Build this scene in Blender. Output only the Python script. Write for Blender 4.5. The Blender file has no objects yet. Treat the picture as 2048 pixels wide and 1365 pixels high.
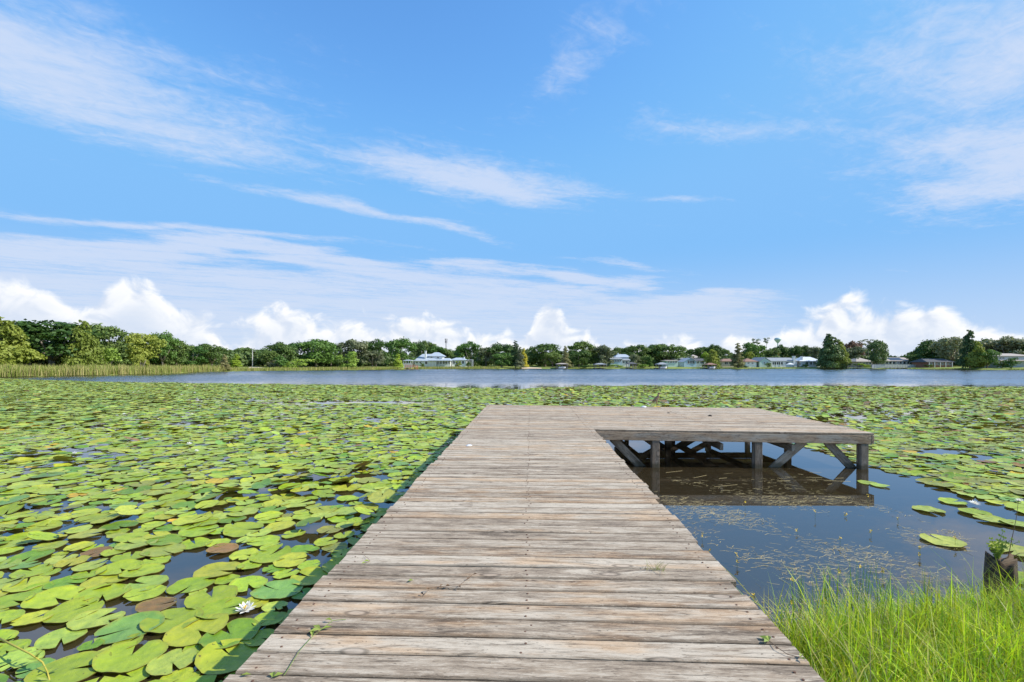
import bpy, math, random
import numpy as np
from mathutils import Vector, Matrix

# ------------------------------------------------------------------ camera, sky, sun, exposure
scn = bpy.context.scene
F = 950.0          # focal length in photo pixels (photo is 2048 wide)
HZ = 730.0         # horizon row in the photo
CH = 1.964         # camera height above the lake
rng = np.random.default_rng(11)
random.seed(11)
R = math.radians

cam_d = bpy.data.cameras.new('camera')
cam = bpy.data.objects.new('camera', cam_d)
scn.collection.objects.link(cam)
cam.location = (0, 0, CH)
cam.rotation_euler = (R(90), 0, 0)
cam_d.sensor_width = 36
cam_d.lens = 36 * F / 2048
cam_d.shift_y = (HZ - 682.5) / 2048
cam_d.clip_start = 0.05
cam_d.clip_end = 9000
scn.camera = cam

YAW = R(2.17)                                   # the dock runs a little right of the view axis
UX = Vector((math.cos(YAW), -math.sin(YAW), 0))
VX = Vector((math.sin(YAW), math.cos(YAW), 0))
to_sun = (UX * 1.2 - VX * 0.16 + Vector((0, 0, 1))).normalized()
sun_el = math.asin(to_sun.z)
sun_az = math.atan2(to_sun.x, to_sun.y)

sun_d = bpy.data.lights.new('sun', 'SUN')
sun_d.energy = 4.4
sun_d.angle = R(0.53)
sun_d.color = (1.0, 0.95, 0.87)
sun = bpy.data.objects.new('sun', sun_d)
scn.collection.objects.link(sun)
sun.rotation_euler = to_sun.to_track_quat('Z', 'Y').to_euler()
sun.location = to_sun * 60

scn.view_settings.view_transform = 'Standard'
scn.view_settings.look = 'None'
scn.view_settings.exposure = 0.58
scn.view_settings.gamma = 1
scn.view_settings.use_curve_mapping = False


# ------------------------------------------------------------------ node helper
class G:
    def __init__(s, tree):
        s.t = tree
        s.n = tree.nodes
        s.l = tree.links

    def put(s, sock, v):
        if v is None:
            return
        if hasattr(v, 'is_linked') or hasattr(v, 'links'):
            s.l.new(v, sock)
        else:
            if sock.type == 'RGBA' and len(v) == 3:
                v = (*v, 1)
            sock.default_value = v

    def node(s, typ, **kw):
        nd = s.n.new(typ)
        for k, v in kw.items():
            setattr(nd, k, v)
        return nd

    def m(s, op, a, b=None, c=None, clamp=False):
        nd = s.n.new('ShaderNodeMath')
        nd.operation = op
        nd.use_clamp = clamp
        s.put(nd.inputs[0], a)
        s.put(nd.inputs[1], b)
        s.put(nd.inputs[2], c)
        return nd.outputs[0]

    def vm(s, op, a, b=None):
        nd = s.n.new('ShaderNodeVectorMath')
        nd.operation = op
        s.put(nd.inputs[0], a)
        s.put(nd.inputs[1], b)
        return nd.outputs['Value'] if op in ('LENGTH', 'DOT_PRODUCT', 'DISTANCE') else nd.outputs['Vector']

    def xyz(s, v):
        nd = s.n.new('ShaderNodeSeparateXYZ')
        s.put(nd.inputs[0], v)
        return nd.outputs

    def vec(s, x, y, z=0.0):
        nd = s.n.new('ShaderNodeCombineXYZ')
        s.put(nd.inputs[0], x)
        s.put(nd.inputs[1], y)
        s.put(nd.inputs[2], z)
        return nd.outputs[0]

    def noise(s, v, scale=1.0, detail=3.0, rough=0.5, dist=0.0, dims='3D', out=0):
        nd = s.n.new('ShaderNodeTexNoise')
        nd.noise_dimensions = dims
        s.put(nd.inputs['Vector'], v)
        nd.inputs['Scale'].default_value = scale
        nd.inputs['Detail'].default_value = detail
        nd.inputs['Roughness'].default_value = rough
        nd.inputs['Distortion'].default_value = dist
        return nd.outputs[out]

    def ramp(s, f, stops, interp='LINEAR'):
        nd = s.n.new('ShaderNodeValToRGB')
        cr = nd.color_ramp
        cr.interpolation = interp
        while len(cr.elements) < len(stops):
            cr.elements.new(0.5)
        for e, (p, c) in zip(cr.elements, stops):
            e.position = p
            if not hasattr(c, '__len__'):
                c = (c, c, c)
            e.color = (*c[:3], 1)
        s.put(nd.inputs[0], f)
        return nd.outputs[0]

    def mix(s, f, a, b, mode='MIX'):
        nd = s.n.new('ShaderNodeMix')
        nd.data_type = 'RGBA'
        nd.blend_type = mode
        nd.clamp_factor = True
        s.put(nd.inputs[0], f)
        s.put(nd.inputs[6], a)
        s.put(nd.inputs[7], b)
        return nd.outputs[2]

    def step(s, v, a, b):
        nd = s.n.new('ShaderNodeMapRange')
        nd.interpolation_type = 'SMOOTHSTEP'
        s.put(nd.inputs[0], v)
        s.put(nd.inputs[1], a)
        s.put(nd.inputs[2], b)
        nd.inputs[3].default_value = 0
        nd.inputs[4].default_value = 1
        return nd.outputs[0]


# ------------------------------------------------------------------ world: Nishita sky with clouds
world = bpy.data.worlds.new('World')
scn.world = world
world.use_nodes = True
wt = world.node_tree
wt.nodes.clear()
g = G(wt)
sky = g.node('ShaderNodeTexSky', sky_type='NISHITA')
sky.sun_disc = False
sky.sun_elevation = sun_el
sky.sun_rotation = sun_az
sky.altitude = 0
sky.air_density = 1.0
sky.dust_density = 0.3
sky.ozone_density = 2.5
hs = g.node('ShaderNodeHueSaturation')
hs.inputs['Saturation'].default_value = 1.12
hs.inputs['Value'].default_value = 1.40
wt.links.new(sky.outputs[0], hs.inputs['Color'])
skyc = g.mix(1.0, hs.outputs[0], (0.78, 1.02, 1.14), 'MULTIPLY')
# soft shoulder per channel, like the photograph's highlight roll-off in the sky
sr = g.node('ShaderNodeSeparateColor')
g.put(sr.inputs[0], skyc)
cr_ = g.node('ShaderNodeCombineColor')
for k_, cap_ in enumerate((1.20, 2.72, 4.9)):
    g.put(cr_.inputs[k_], g.m('SMOOTH_MIN', sr.outputs[k_], cap_, cap_ * 0.35))
skyc = cr_.outputs[0]
tc = g.node('ShaderNodeTexCoord')
D = g.vm('NORMALIZE', tc.outputs['Generated'])
dx, dy, dz = g.xyz(D)
zc = g.m('MAXIMUM', dz, 0.02)
# high cloud sheet: direction projected on a flat layer, streaks along one wind direction
px = g.m('DIVIDE', dx, g.m('ADD', zc, 0.0))
py = g.m('DIVIDE', dy, g.m('ADD', zc, 0.0))
ca, sa = math.cos(R(27)), math.sin(R(27))
wl = g.m('ADD', g.m('MULTIPLY', px, ca), g.m('MULTIPLY', py, sa))      # along the wind
ww = g.m('SUBTRACT', g.m('MULTIPLY', py, ca), g.m('MULTIPLY', px, sa))  # across the wind
fine = g.noise(g.vec(g.m('MULTIPLY', wl, 0.8), g.m('MULTIPLY', ww, 1.9)), 2.6, 6, 0.68, 0.5)
broad = g.noise(g.vec(g.m('MULTIPLY', wl, 0.62), g.m('MULTIPLY', ww, 1.1), 3.3), 0.9, 4, 0.5, 0.3)
rip = g.noise(g.vec(wl, ww, 7.0), 15.0, 3, 0.6, 1.0)
wig = g.noise(g.vec(px, py, 2.0), 1.1, 3, 0.5, 0, '3D', 1)
wx_, wy_, _w = g.xyz(g.vm('MULTIPLY', g.vm('SUBTRACT', wig, (0.5, 0.5, 0.5)), (0.7, 0.7, 0)))
qx, qy = g.m('ADD', px, wx_), g.m('ADD', py, wy_)
patches = g.m('MULTIPLY', g.step(broad, 0.60, 0.85), 0.5)       # scattered thin cloud everywhere
# larger cirrus patches of the layer: centre on the layer plane, heading, half length, half width, density
for (cx_, cy_, an_, hl_, hw_, de_) in [(-1.80, 1.48, 40, 0.95, 0.36, 0.95), (-0.22, 2.55, 27, 0.62, 0.25, 0.95), (-0.80, 3.15, 43, 0.95, 0.09, 0.75), (-2.5, 3.4, 20, 1.2, 0.13, 0.75),
                                       (1.60, 1.45, 45, 0.60, 0.45, 0.85), (2.55, 2.40, 45, 0.85, 0.46, 0.95), (0.18, 1.62, 120, 0.28, 0.13, 0.55), (0.99, 2.07, 5, 0.42, 0.10, 0.5), (1.07, 2.92, 5, 0.25, 0.08, 0.55),
                                       (1.2, 4.75, 25, 0.6, 0.14, 0.6), (-2.4, -1.5, 30, 1.2, 0.5, 0.8), (1.5, -2.2, 35, 1.3, 0.4, 0.8), (3.4, 0.2, 30, 0.9, 0.35, 0.8), (-3.6, 0.6, 35, 0.8, 0.3, 0.8), (0.2, -0.6, 30, 0.7, 0.3, 0.7)]:
    c_, s_ = math.cos(R(an_)), math.sin(R(an_))
    ex, ey = g.m('SUBTRACT', qx, cx_), g.m('SUBTRACT', qy, cy_)
    a_ = g.m('DIVIDE', g.m('ADD', g.m('MULTIPLY', ex, c_), g.m('MULTIPLY', ey, s_)), hl_)
    b_ = g.m('DIVIDE', g.m('SUBTRACT', g.m('MULTIPLY', ey, c_), g.m('MULTIPLY', ex, s_)), hw_)
    q_ = g.m('EXPONENT', g.m('MULTIPLY', g.m('ADD', g.m('MULTIPLY', a_, a_), g.m('MULTIPLY', b_, b_)), -0.62))
    patches = g.m('MAXIMUM', patches, g.m('MULTIPLY', q_, de_))
# the wide low bank in front
w23 = g.m('SUBTRACT', g.m('MULTIPLY', qy, math.cos(R(23))), g.m('MULTIPLY', qx, math.sin(R(23))))
bank_ = g.m('MULTIPLY', g.step(g.m('ADD', w23, g.m('MULTIPLY', g.m('SUBTRACT', broad, 0.5), 4.5)), 4.0, 5.4), g.step(g.m('ARCTAN2', dx, dy), 0.62, 0.40))
patches = g.m('MAXIMUM', patches, g.m('MULTIPLY', bank_, g.m('ADD', 0.68, g.m('MULTIPLY', g.step(broad, 0.35, 0.65), 0.26))))
cir = g.m('ADD', patches, g.m('MULTIPLY', g.m('SUBTRACT', fine, 0.5), 1.15))
cir = g.m('ADD', cir, g.m('MULTIPLY', g.m('SUBTRACT', rip, 0.5), 0.45))
cirm = g.m('MULTIPLY', g.step(cir, 0.16, 1.0), 0.78)
col1 = g.mix(cirm, skyc, (3.55, 3.95, 4.85))
# veil of pale humid air low over the horizon
veil = g.m('MULTIPLY', g.step(dz, 0.24, 0.0), 0.72)
col1 = g.mix(veil, col1, (3.45, 3.95, 4.75))
# cumulus bank near the horizon: a ragged height profile over the azimuth
az = g.m('ARCTAN2', dx, dy)
horiz = g.m('SQRT', g.m('SUBTRACT', 1.0, g.m('MULTIPLY', dz, dz)))
el = g.m('DIVIDE', dz, horiz)
P = g.vec(az, g.m('MULTIPLY', el, 1.25))


def cumnoise(p):
    a = g.noise(p, 7.0, 2, 0.5, 0.2, '2D')
    b = g.noise(p, 24.0, 7, 0.56, 0.35, '2D')
    return g.m('ADD', g.m('MULTIPLY', g.m('SUBTRACT', a, 0.5), 0.10), g.m('MULTIPLY', g.m('SUBTRACT', b, 0.5), 0.075))


prof = g.m('ADD', 0.025, g.m('MULTIPLY', g.noise(g.vec(az, 0.3), 2.2, 2, 0.5, 0, '2D'), 0.05))
# taller heaps along the bank: (azimuth, width, height)
for a0, w0, h0 in [(-0.95, 0.18, 0.085), (-0.80, 0.05, 0.03), (-0.665, 0.055, 0.085), (-0.59, 0.035, 0.03), (-0.45, 0.05, 0.055), (-0.33, 0.07, 0.055), (-0.18, 0.07, 0.045),
                   (0.07, 0.035, 0.105), (0.13, 0.04, 0.02), (0.56, 0.05, 0.03), (0.635, 0.06, 0.062), (0.725, 0.04, 0.03), (0.85, 0.06, 0.02),
                   (1.3, 0.15, 0.05), (1.7, 0.2, 0.06), (2.3, 0.25, 0.07), (-1.4, 0.2, 0.06), (-1.9, 0.15, 0.07), (-2.6, 0.3, 0.06), (3.0, 0.3, 0.05)]:
    q = g.m('DIVIDE', g.m('SUBTRACT', az, a0), w0)
    q = g.m('EXPONENT', g.m('MULTIPLY', g.m('MULTIPLY', q, q), -1.0))
    prof = g.m('ADD', prof, g.m('MULTIPLY', q, h0))
dens = g.m('ADD', g.m('SUBTRACT', prof, el), g.m('MULTIPLY', cumnoise(P), 1.0))
lit = g.m('ADD', g.m('SUBTRACT', prof, g.m('ADD', el, 0.012)), g.m('MULTIPLY', cumnoise(g.vm('ADD', P, (0.014, 0.012, 0))), 1.0))
cum = g.step(dens, -0.006, 0.026)
shade = g.step(g.m('SUBTRACT', dens, lit), -0.012, 0.030)
deep = g.step(dens, 0.0, 0.13)
cc = g.mix(shade, (3.7, 4.1, 4.8), (5.5, 5.5, 5.5))
cc = g.mix(g.m('MULTIPLY', deep, 0.8), cc, (3.6, 3.98, 4.65))
cum = g.m('MULTIPLY', cum, g.m('ADD', 0.60, g.m('MULTIPLY', g.step(dens, 0.14, 0.0), 0.40)))
col2 = g.mix(cum, col1, cc)
bg = g.node('ShaderNodeBackground')
g.put(bg.inputs[0], col2)
bg.inputs[1].default_value = 0.13
wo = g.node('ShaderNodeOutputWorld')
wt.links.new(bg.outputs[0], wo.inputs[0])

# ------------------------------------------------------------------ object helpers
COL = scn.collection


def X_at(pxx, Y):
    return (pxx - 1024) / F * Y


def Z_at(pyy, Y):
    return CH - (pyy - HZ) / F * Y


def water_pt(pxx, pyy):
    Y = CH * F / (pyy - HZ)
    return X_at(pxx, Y), Y


def tag(o, label=None, cat=None, group=None, kind=None):
    if label:
        o['label'] = label
    if cat:
        o['category'] = cat
    if group:
        o['group'] = group
    if kind:
        o['kind'] = kind
    return o


def link(o, parent=None):
    COL.objects.link(o)
    if parent is not None:
        o.parent = parent
    return o


def empty(name, loc=(0, 0, 0), rot=(0, 0, 0)):
    o = bpy.data.objects.new(name, None)
    o.empty_display_size = 0.2
    o.location = loc
    o.rotation_euler = rot
    return link(o)


def mesh_np(name, V, polys, mat=None, uv=None, tint=None, smooth=False):
    """V (n,3); polys: list of int arrays (m,k); uv per vertex; tint per vertex rgb"""
    V = np.asarray(V, dtype=np.float32)
    me = bpy.data.meshes.new(name)
    loops = np.concatenate([p.reshape(-1) for p in polys]).astype(np.int32)
    tot = np.concatenate([np.full(len(p), p.shape[1]) for p in polys]).astype(np.int32)
    st = np.concatenate([[0], np.cumsum(tot)[:-1]]).astype(np.int32)
    me.vertices.add(len(V))
    me.vertices.foreach_set('co', V.reshape(-1))
    me.loops.add(len(loops))
    me.loops.foreach_set('vertex_index', loops)
    me.polygons.add(len(tot))
    me.polygons.foreach_set('loop_start', st)
    me.polygons.foreach_set('loop_total', tot)
    if uv is not None:
        l = me.uv_layers.new(name='UVMap')
        l.data.foreach_set('uv', np.asarray(uv, dtype=np.float32)[loops].reshape(-1))
    if tint is not None:
        a = me.attributes.new('tint', 'FLOAT_COLOR', 'POINT')
        t4 = np.ones((len(V), 4), dtype=np.float32)
        t4[:, :3] = tint
        a.data.foreach_set('color', t4.reshape(-1))
    me.polygons.foreach_set('use_smooth', np.full(len(tot), bool(smooth)))
    me.update(calc_edges=True)
    if mat:
        me.materials.append(mat)
    return me


class MB:
    """collects simple shapes into one mesh"""
    def __init__(s):
        s.v = []
        s.f = []

    def add(s, vs, fs):
        b = len(s.v)
        s.v += [tuple(v) for v in vs]
        s.f += [tuple(b + i for i in f) for f in fs]

    def box(s, x0, x1, y0, y1, z0, z1):
        s.add([(x0, y0, z0), (x1, y0, z0), (x1, y1, z0), (x0, y1, z0), (x0, y0, z1), (x1, y0, z1), (x1, y1, z1), (x0, y1, z1)],
              [(0, 3, 2, 1), (4, 5, 6, 7), (0, 1, 5, 4), (1, 2, 6, 5), (2, 3, 7, 6), (3, 0, 4, 7)])

    def beam(s, a, b, w, h, up=(0, 0, 1)):
        a, b = Vector(a), Vector(b)
        d = (b - a).normalized()
        upv = Vector(up)
        if abs(d.dot(upv)) > 0.99:
            upv = Vector((0, 1, 0))
        sd = d.cross(upv).normalized() * w / 2
        u = sd.cross(d).normalized() * h / 2
        vs = []
        for p in (a, b):
            vs += [p - sd - u, p + sd - u, p + sd + u, p - sd + u]
        s.add(vs, [(0, 1, 2, 3), (7, 6, 5, 4), (0, 4, 5, 1), (1, 5, 6, 2), (2, 6, 7, 3), (3, 7, 4, 0)])

    def tube(s, pts, rad, n=8, cap=True):
        pts = [Vector(p) for p in pts]
        rings = []
        ref = Vector((0.31, 0.95, 0.07))
        for i, p in enumerate(pts):
            d = (pts[min(i + 1, len(pts) - 1)] - pts[max(i - 1, 0)]).normalized()
            e1 = d.cross(ref).normalized()
            e2 = d.cross(e1)
            rings.append([p + (e1 * math.cos(t) + e2 * math.sin(t)) * rad[i] for t in [2 * math.pi * k / n for k in range(n)]])
        vs = [v for r in rings for v in r]
        fs = []
        for i in range(len(rings) - 1):
            for k in range(n):
                fs.append((i * n + k, i * n + (k + 1) % n, (i + 1) * n + (k + 1) % n, (i + 1) * n + k))
        if cap:
            fs.append(tuple(range(n - 1, -1, -1)))
            fs.append(tuple((len(rings) - 1) * n + k for k in range(n)))
        s.add(vs, fs)

    def mesh(s, name, mat, smooth=False):
        me = bpy.data.meshes.new(name)
        me.from_pydata(s.v, [], s.f)
        if mat:
            me.materials.append(mat)
        if smooth:
            for p in me.polygons:
                p.use_smooth = True
        me.update()
        return me

    def build(s, name, mat, parent=None, smooth=False, loc=None):
        o = bpy.data.objects.new(name, s.mesh(name, mat, smooth))
        if loc is not None:
            o.location = loc
        return link(o, parent)


# ------------------------------------------------------------------ materials
def new_mat(name):
    m = bpy.data.materials.new(name)
    m.use_nodes = True
    m.node_tree.nodes.clear()
    gg = G(m.node_tree)
    out = gg.node('ShaderNodeOutputMaterial')
    return m, gg, out


def principled(gg, out, color, rough=0.6, spec=0.5, normal=None, metallic=0.0):
    b = gg.node('ShaderNodeBsdfPrincipled')
    gg.put(b.inputs['Base Color'], color)
    gg.put(b.inputs['Roughness'], rough)
    b.inputs['Specular IOR Level'].default_value = spec
    b.inputs['Metallic'].default_value = metallic
    if normal is not None:
        gg.put(b.inputs['Normal'], normal)
    if out is not None:
        gg.l.new(b.outputs[0], out.inputs[0])
    return b.outputs[0]


def bump(gg, h, strength, dist):
    b = gg.node('ShaderNodeBump')
    b.inputs['Strength'].default_value = strength
    b.inputs['Distance'].default_value = dist
    gg.put(b.inputs['Height'], h)
    return b.outputs[0]


def plain(name, c, rough=0.7, var=0.18, scale=3.0, spec=0.3, metallic=0.0):
    m, gg, out = new_mat(name)
    t = gg.node('ShaderNodeTexCoord')
    n = gg.noise(t.outputs['Object'], scale, 5, 0.6)
    c0 = tuple(x * (1 - var) for x in c)
    c1 = tuple(min(1, x * (1 + var)) for x in c)
    principled(gg, out, gg.ramp(n, [(0.3, c0), (0.7, c1)]), rough, spec, None, metallic)
    return m


def wood_mat(name, light, mid, dark, streak=1.0, wet=False):
    m, gg, out = new_mat(name)
    t = gg.node('ShaderNodeTexCoord')
    oi = gg.node('ShaderNodeObjectInfo')
    rnd = oi.outputs['Random']
    x, y, z = gg.xyz(t.outputs['Object'])
    ox = gg.m('MULTIPLY', rnd, 83.0)
    yy = gg.m('ADD', y, gg.m('MULTIPLY', z, 0.7))
    xs = gg.m('ADD', x, ox)
    # slow waviness of the grain
    wav = gg.noise(gg.vec(gg.m('MULTIPLY', xs, 0.9), gg.m('MULTIPLY', yy, 5.0), ox), 1.0, 2, 0.5)
    yw = gg.m('ADD', yy, gg.m('MULTIPLY', gg.m('SUBTRACT', wav, 0.5), 0.075))
    # knots
    vo = gg.node('ShaderNodeTexVoronoi', voronoi_dimensions='2D')
    vo.inputs['Randomness'].default_value = 0.9
    gg.put(vo.inputs['Vector'], gg.vec(gg.m('MULTIPLY', xs, 1.55), gg.m('ADD', gg.m('MULTIPLY', yy, 4.0), ox)))
    vo.inputs['Scale'].default_value = 1.0
    kd = vo.outputs['Distance']
    kr = gg.xyz(vo.outputs['Color'])[0]
    has = gg.step(kr, 0.62, 0.66)
    kwide = gg.m('MULTIPLY', gg.step(kd, 0.42, 0.05), has)
    kcore = gg.m('MULTIPLY', gg.step(kd, 0.10, 0.05), has)
    krim = gg.m('MULTIPLY', gg.m('MULTIPLY', gg.step(kd, 0.05, 0.085), gg.step(kd, 0.125, 0.09)), has)
    gy = gg.m('ADD', yw, gg.m('MULTIPLY', kwide, 0.030))
    # grain at three widths, long in x
    g1 = gg.noise(gg.vec(gg.m('MULTIPLY', xs, 1.7), gg.m('MULTIPLY', gy, 17.0), ox), 1.0, 6, 0.70, 0.2)
    g2 = gg.noise(gg.vec(gg.m('MULTIPLY', xs, 6.0), gg.m('MULTIPLY', gy, 64.0), ox), 1.0, 7, 0.74, 0.25)
    g3 = gg.noise(gg.vec(gg.m('MULTIPLY', xs, 22.0), gg.m('MULTIPLY', gy, 210.0), ox), 1.0, 4, 0.7)
    ring = gg.noise(gg.vec(gg.m('MULTIPLY', kd, 38.0), ox, 0), 1.0, 2, 0.5, 0.3)
    g2 = gg.m('ADD', gg.m('MULTIPLY', g2, gg.m('SUBTRACT', 1.0, gg.m('MULTIPLY', kwide, 0.5))), gg.m('MULTIPLY', gg.m('MULTIPLY', ring, kwide), 0.5))
    patch = gg.noise(gg.vec(gg.m('MULTIPLY', xs, 3.2), gg.m('MULTIPLY', yy, 10.0), ox), 1.0, 6, 0.7)
    val = gg.m('ADD', gg.m('ADD', gg.m('MULTIPLY', g1, 0.40), gg.m('MULTIPLY', g2, 0.42)), gg.m('ADD', gg.m('MULTIPLY', g3, 0.22), gg.m('MULTIPLY', gg.m('SUBTRACT', patch, 0.5), 0.30)))
    rv = gg.m('MULTIPLY', gg.m('SUBTRACT', gg.m('FRACT', gg.m('MULTIPLY', rnd, 7.31)), 0.5), 0.105)
    val = gg.m('ADD', val, rv)
    colr = gg.ramp(val, [(0.335, dark), (0.425, tuple(a * 0.5 + b * 0.5 for a, b in zip(dark, mid))), (0.485, mid), (0.565, light), (0.70, tuple(min(1, a * 1.22) for a in light))])
    # warm and grey patches, as bare and weathered wood
    warm = gg.noise(gg.vec(gg.m('MULTIPLY', xs, 2.2), gg.m('MULTIPLY', yy, 11.0), gg.m('ADD', ox, 5.0)), 1.0, 3, 0.55)
    wf = gg.m('MULTIPLY', gg.step(gg.m('ADD', warm, gg.m('MULTIPLY', gg.m('SUBTRACT', gg.m('FRACT', gg.m('MULTIPLY', rnd, 3.7)), 0.5), 0.25)), 0.46, 0.70), 0.75)
    colr = gg.mix(wf, colr, (1.0, 0.80, 0.62), 'MULTIPLY')
    # dark weather stains, checks and knot rims
    st = gg.noise(gg.vec(gg.m('MULTIPLY', xs, 3.0), gg.m('MULTIPLY', gy, 26.0), gg.m('ADD', ox, 9.0)), 1.0, 8, 0.74, 0.3)
    stf = gg.m('MULTIPLY', gg.step(st, 0.555, 0.66), 0.74 * streak)
    colr = gg.mix(stf, colr, tuple(c * 0.75 for c in dark))
    grime = gg.m('MULTIPLY', gg.step(gg.m('ADD', gg.m('ABSOLUTE', y), gg.m('MULTIPLY', gg.m('SUBTRACT', g1, 0.5), 0.06)), 0.055, 0.075), 0.55)
    colr = gg.mix(grime, colr, tuple(c * 0.9 for c in dark))
    ck = gg.noise(gg.vec(gg.m('MULTIPLY', xs, 1.6), gg.m('MULTIPLY', gy, 110.0), gg.m('ADD', ox, 17.0)), 1.0, 2, 0.5)
    ckf = gg.step(ck, 0.665, 0.71)
    colr = gg.mix(gg.m('MULTIPLY', ckf, 0.75), colr, tuple(c * 0.45 for c in dark))
    # thin grain lines: contours of a stretched field, and small dark pits
    cf = gg.noise(gg.vec(gg.m('MULTIPLY', xs, 0.85), gg.m('MULTIPLY', gy, 15.0), gg.m('ADD', ox, 23.0)), 1.0, 3, 0.55)
    cl_ = gg.m('ABSOLUTE', gg.m('SUBTRACT', gg.m('FRACT', gg.m('MULTIPLY', cf, 7.0)), 0.5))
    clm = gg.noise(gg.vec(gg.m('MULTIPLY', xs, 4.0), gg.m('MULTIPLY', gy, 30.0), gg.m('ADD', ox, 31.0)), 1.0, 4, 0.65)
    clf = gg.m('MULTIPLY', gg.step(cl_, 0.075, 0.02), gg.step(clm, 0.47, 0.60))
    colr = gg.mix(gg.m('MULTIPLY', clf, 0.72), colr, tuple(c * 0.55 for c in dark))
    pit = gg.noise(gg.vec(gg.m('MULTIPLY', xs, 30.0), gg.m('MULTIPLY', gy, 75.0), gg.m('ADD', ox, 41.0)), 1.0, 2, 0.6)
    colr = gg.mix(gg.m('MULTIPLY', gg.step(pit, 0.64, 0.70), 0.55), colr, tuple(c * 0.8 for c in dark))
    colr = gg.mix(gg.m('MULTIPLY', gg.step(pit, 0.38, 0.32), 0.30), colr, tuple(min(1, c * 1.25) for c in light))
    colr = gg.mix(gg.m('MULTIPLY', kcore, 0.45), colr, (0.42, 0.33, 0.25))
    colr = gg.mix(gg.m('MULTIPLY', krim, 0.55), colr, tuple(c * 0.6 for c in dark))
    hgt = gg.m('SUBTRACT', gg.m('ADD', gg.m('MULTIPLY', g2, 0.8), gg.m('MULTIPLY', g3, 0.35)), gg.m('MULTIPLY', ckf, 0.6))
    nrm = bump(gg, hgt, 0.8, 0.005)
    if wet:      # algae and soaked wood just above the lake surface
        gp = gg.node('ShaderNodeNewGeometry')
        wz = gg.xyz(gp.outputs['Position'])[2]
        wf2 = gg.step(gg.m('ADD', wz, gg.m('MULTIPLY', gg.m('SUBTRACT', g1, 0.5), 0.16)), 0.13, 0.05)
        colr = gg.mix(gg.m('MULTIPLY', wf2, 0.7), colr, (0.045, 0.042, 0.022))
    principled(gg, out, colr, 0.82, 0.25, nrm)
    return m


M_DECK = wood_mat('weathered_deck_wood', (0.475, 0.40, 0.305), (0.335, 0.262, 0.188), (0.10, 0.074, 0.052))
M_BEAM = wood_mat('weathered_beam_wood', (0.36, 0.31, 0.25), (0.235, 0.19, 0.145), (0.085, 0.066, 0.05), 0.9, True)
M_NAIL = plain('rusty_nail', (0.13, 0.07, 0.045), 0.8)


def leaf_mat(name, c0, c1, transl=0.3, attr=None, scale=0.35, rough=0.55, spec=0.25):
    m, gg, out = new_mat(name)
    t = gg.node('ShaderNodeTexCoord')
    oi = gg.node('ShaderNodeObjectInfo')
    n = gg.noise(gg.vm('ADD', t.outputs['Object'], gg.vec(gg.m('MULTIPLY', oi.outputs['Random'], 60.0), 0.0, 0.0)), scale, 5, 0.65)
    n = gg.m('ADD', n, gg.m('MULTIPLY', gg.m('SUBTRACT', oi.outputs['Random'], 0.5), 0.22))
    c = gg.ramp(n, [(0.32, c0), (0.68, c1)])
    if attr:
        a = gg.node('ShaderNodeAttribute', attribute_name=attr)
        c = gg.mix(1.0, c, a.outputs['Color'], 'MULTIPLY')
    pb = principled(gg, None, c, rough, spec)
    tr = gg.node('ShaderNodeBsdfTranslucent')
    gg.put(tr.inputs[0], gg.mix(1.0, c, (1.15, 1.25, 0.55), 'MULTIPLY'))
    mx = gg.node('ShaderNodeMixShader')
    mx.inputs[0].default_value = transl
    gg.l.new(pb, mx.inputs[1])
    gg.l.new(tr.outputs[0], mx.inputs[2])
    gg.l.new(mx.outputs[0], out.inputs[0])
    return m


M_OAK = leaf_mat('oak_foliage', (0.051, 0.105, 0.022), (0.160, 0.224, 0.056), 0.25)
M_OAKG = leaf_mat('green_oak_foliage', (0.046, 0.112, 0.022), (0.128, 0.224, 0.045), 0.25)
M_MOSS = leaf_mat('mossy_foliage', (0.116, 0.140, 0.069), (0.275, 0.280, 0.150), 0.2)
M_CYP = leaf_mat('cypress_foliage', (0.136, 0.186, 0.029), (0.306, 0.339, 0.058), 0.3)
M_CYPB = leaf_mat('bright_cypress_foliage', (0.246, 0.350, 0.037), (0.435, 0.532, 0.075), 0.3)
M_CYPD = leaf_mat('dark_conifer_foliage', (0.058, 0.105, 0.035), (0.145, 0.203, 0.062), 0.2)
M_CYPM = leaf_mat('moss_hung_cypress_foliage', (0.189, 0.196, 0.075), (0.362, 0.322, 0.150), 0.25)
M_GOLD = leaf_mat('yellow_cypress_foliage', (0.348, 0.336, 0.037), (0.580, 0.504, 0.062), 0.3)
M_RED = leaf_mat('reddish_foliage', (0.145, 0.077, 0.050), (0.275, 0.154, 0.106), 0.2)
M_SHRUB = leaf_mat('shrub_foliage', (0.189, 0.294, 0.044), (0.348, 0.448, 0.088), 0.3)
M_WOODS = leaf_mat('woodland_foliage', (0.051, 0.098, 0.027), (0.131, 0.182, 0.056), 0.2, None, 0.12)
M_BARK = plain('grey_bark', (0.20, 0.17, 0.14), 0.9, 0.35, 2.0)
M_REED = leaf_mat('reed_blades', (0.85, 0.85, 0.85), (1.0, 1.0, 1.0), 0.3, 'tint', 0.3)
M_GRASS = leaf_mat('grass_blades', (0.8, 0.8, 0.8), (1.0, 1.0, 1.0), 0.42, 'tint', 1.5, 0.45, 0.35)
M_LAWN = leaf_mat('lawn', (0.13, 0.18, 0.04), (0.26, 0.29, 0.08), 0.0, None, 0.15, 0.9, 0.1)
M_SAND = plain('sand', (0.55, 0.44, 0.32), 0.95, 0.15, 0.3)


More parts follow.
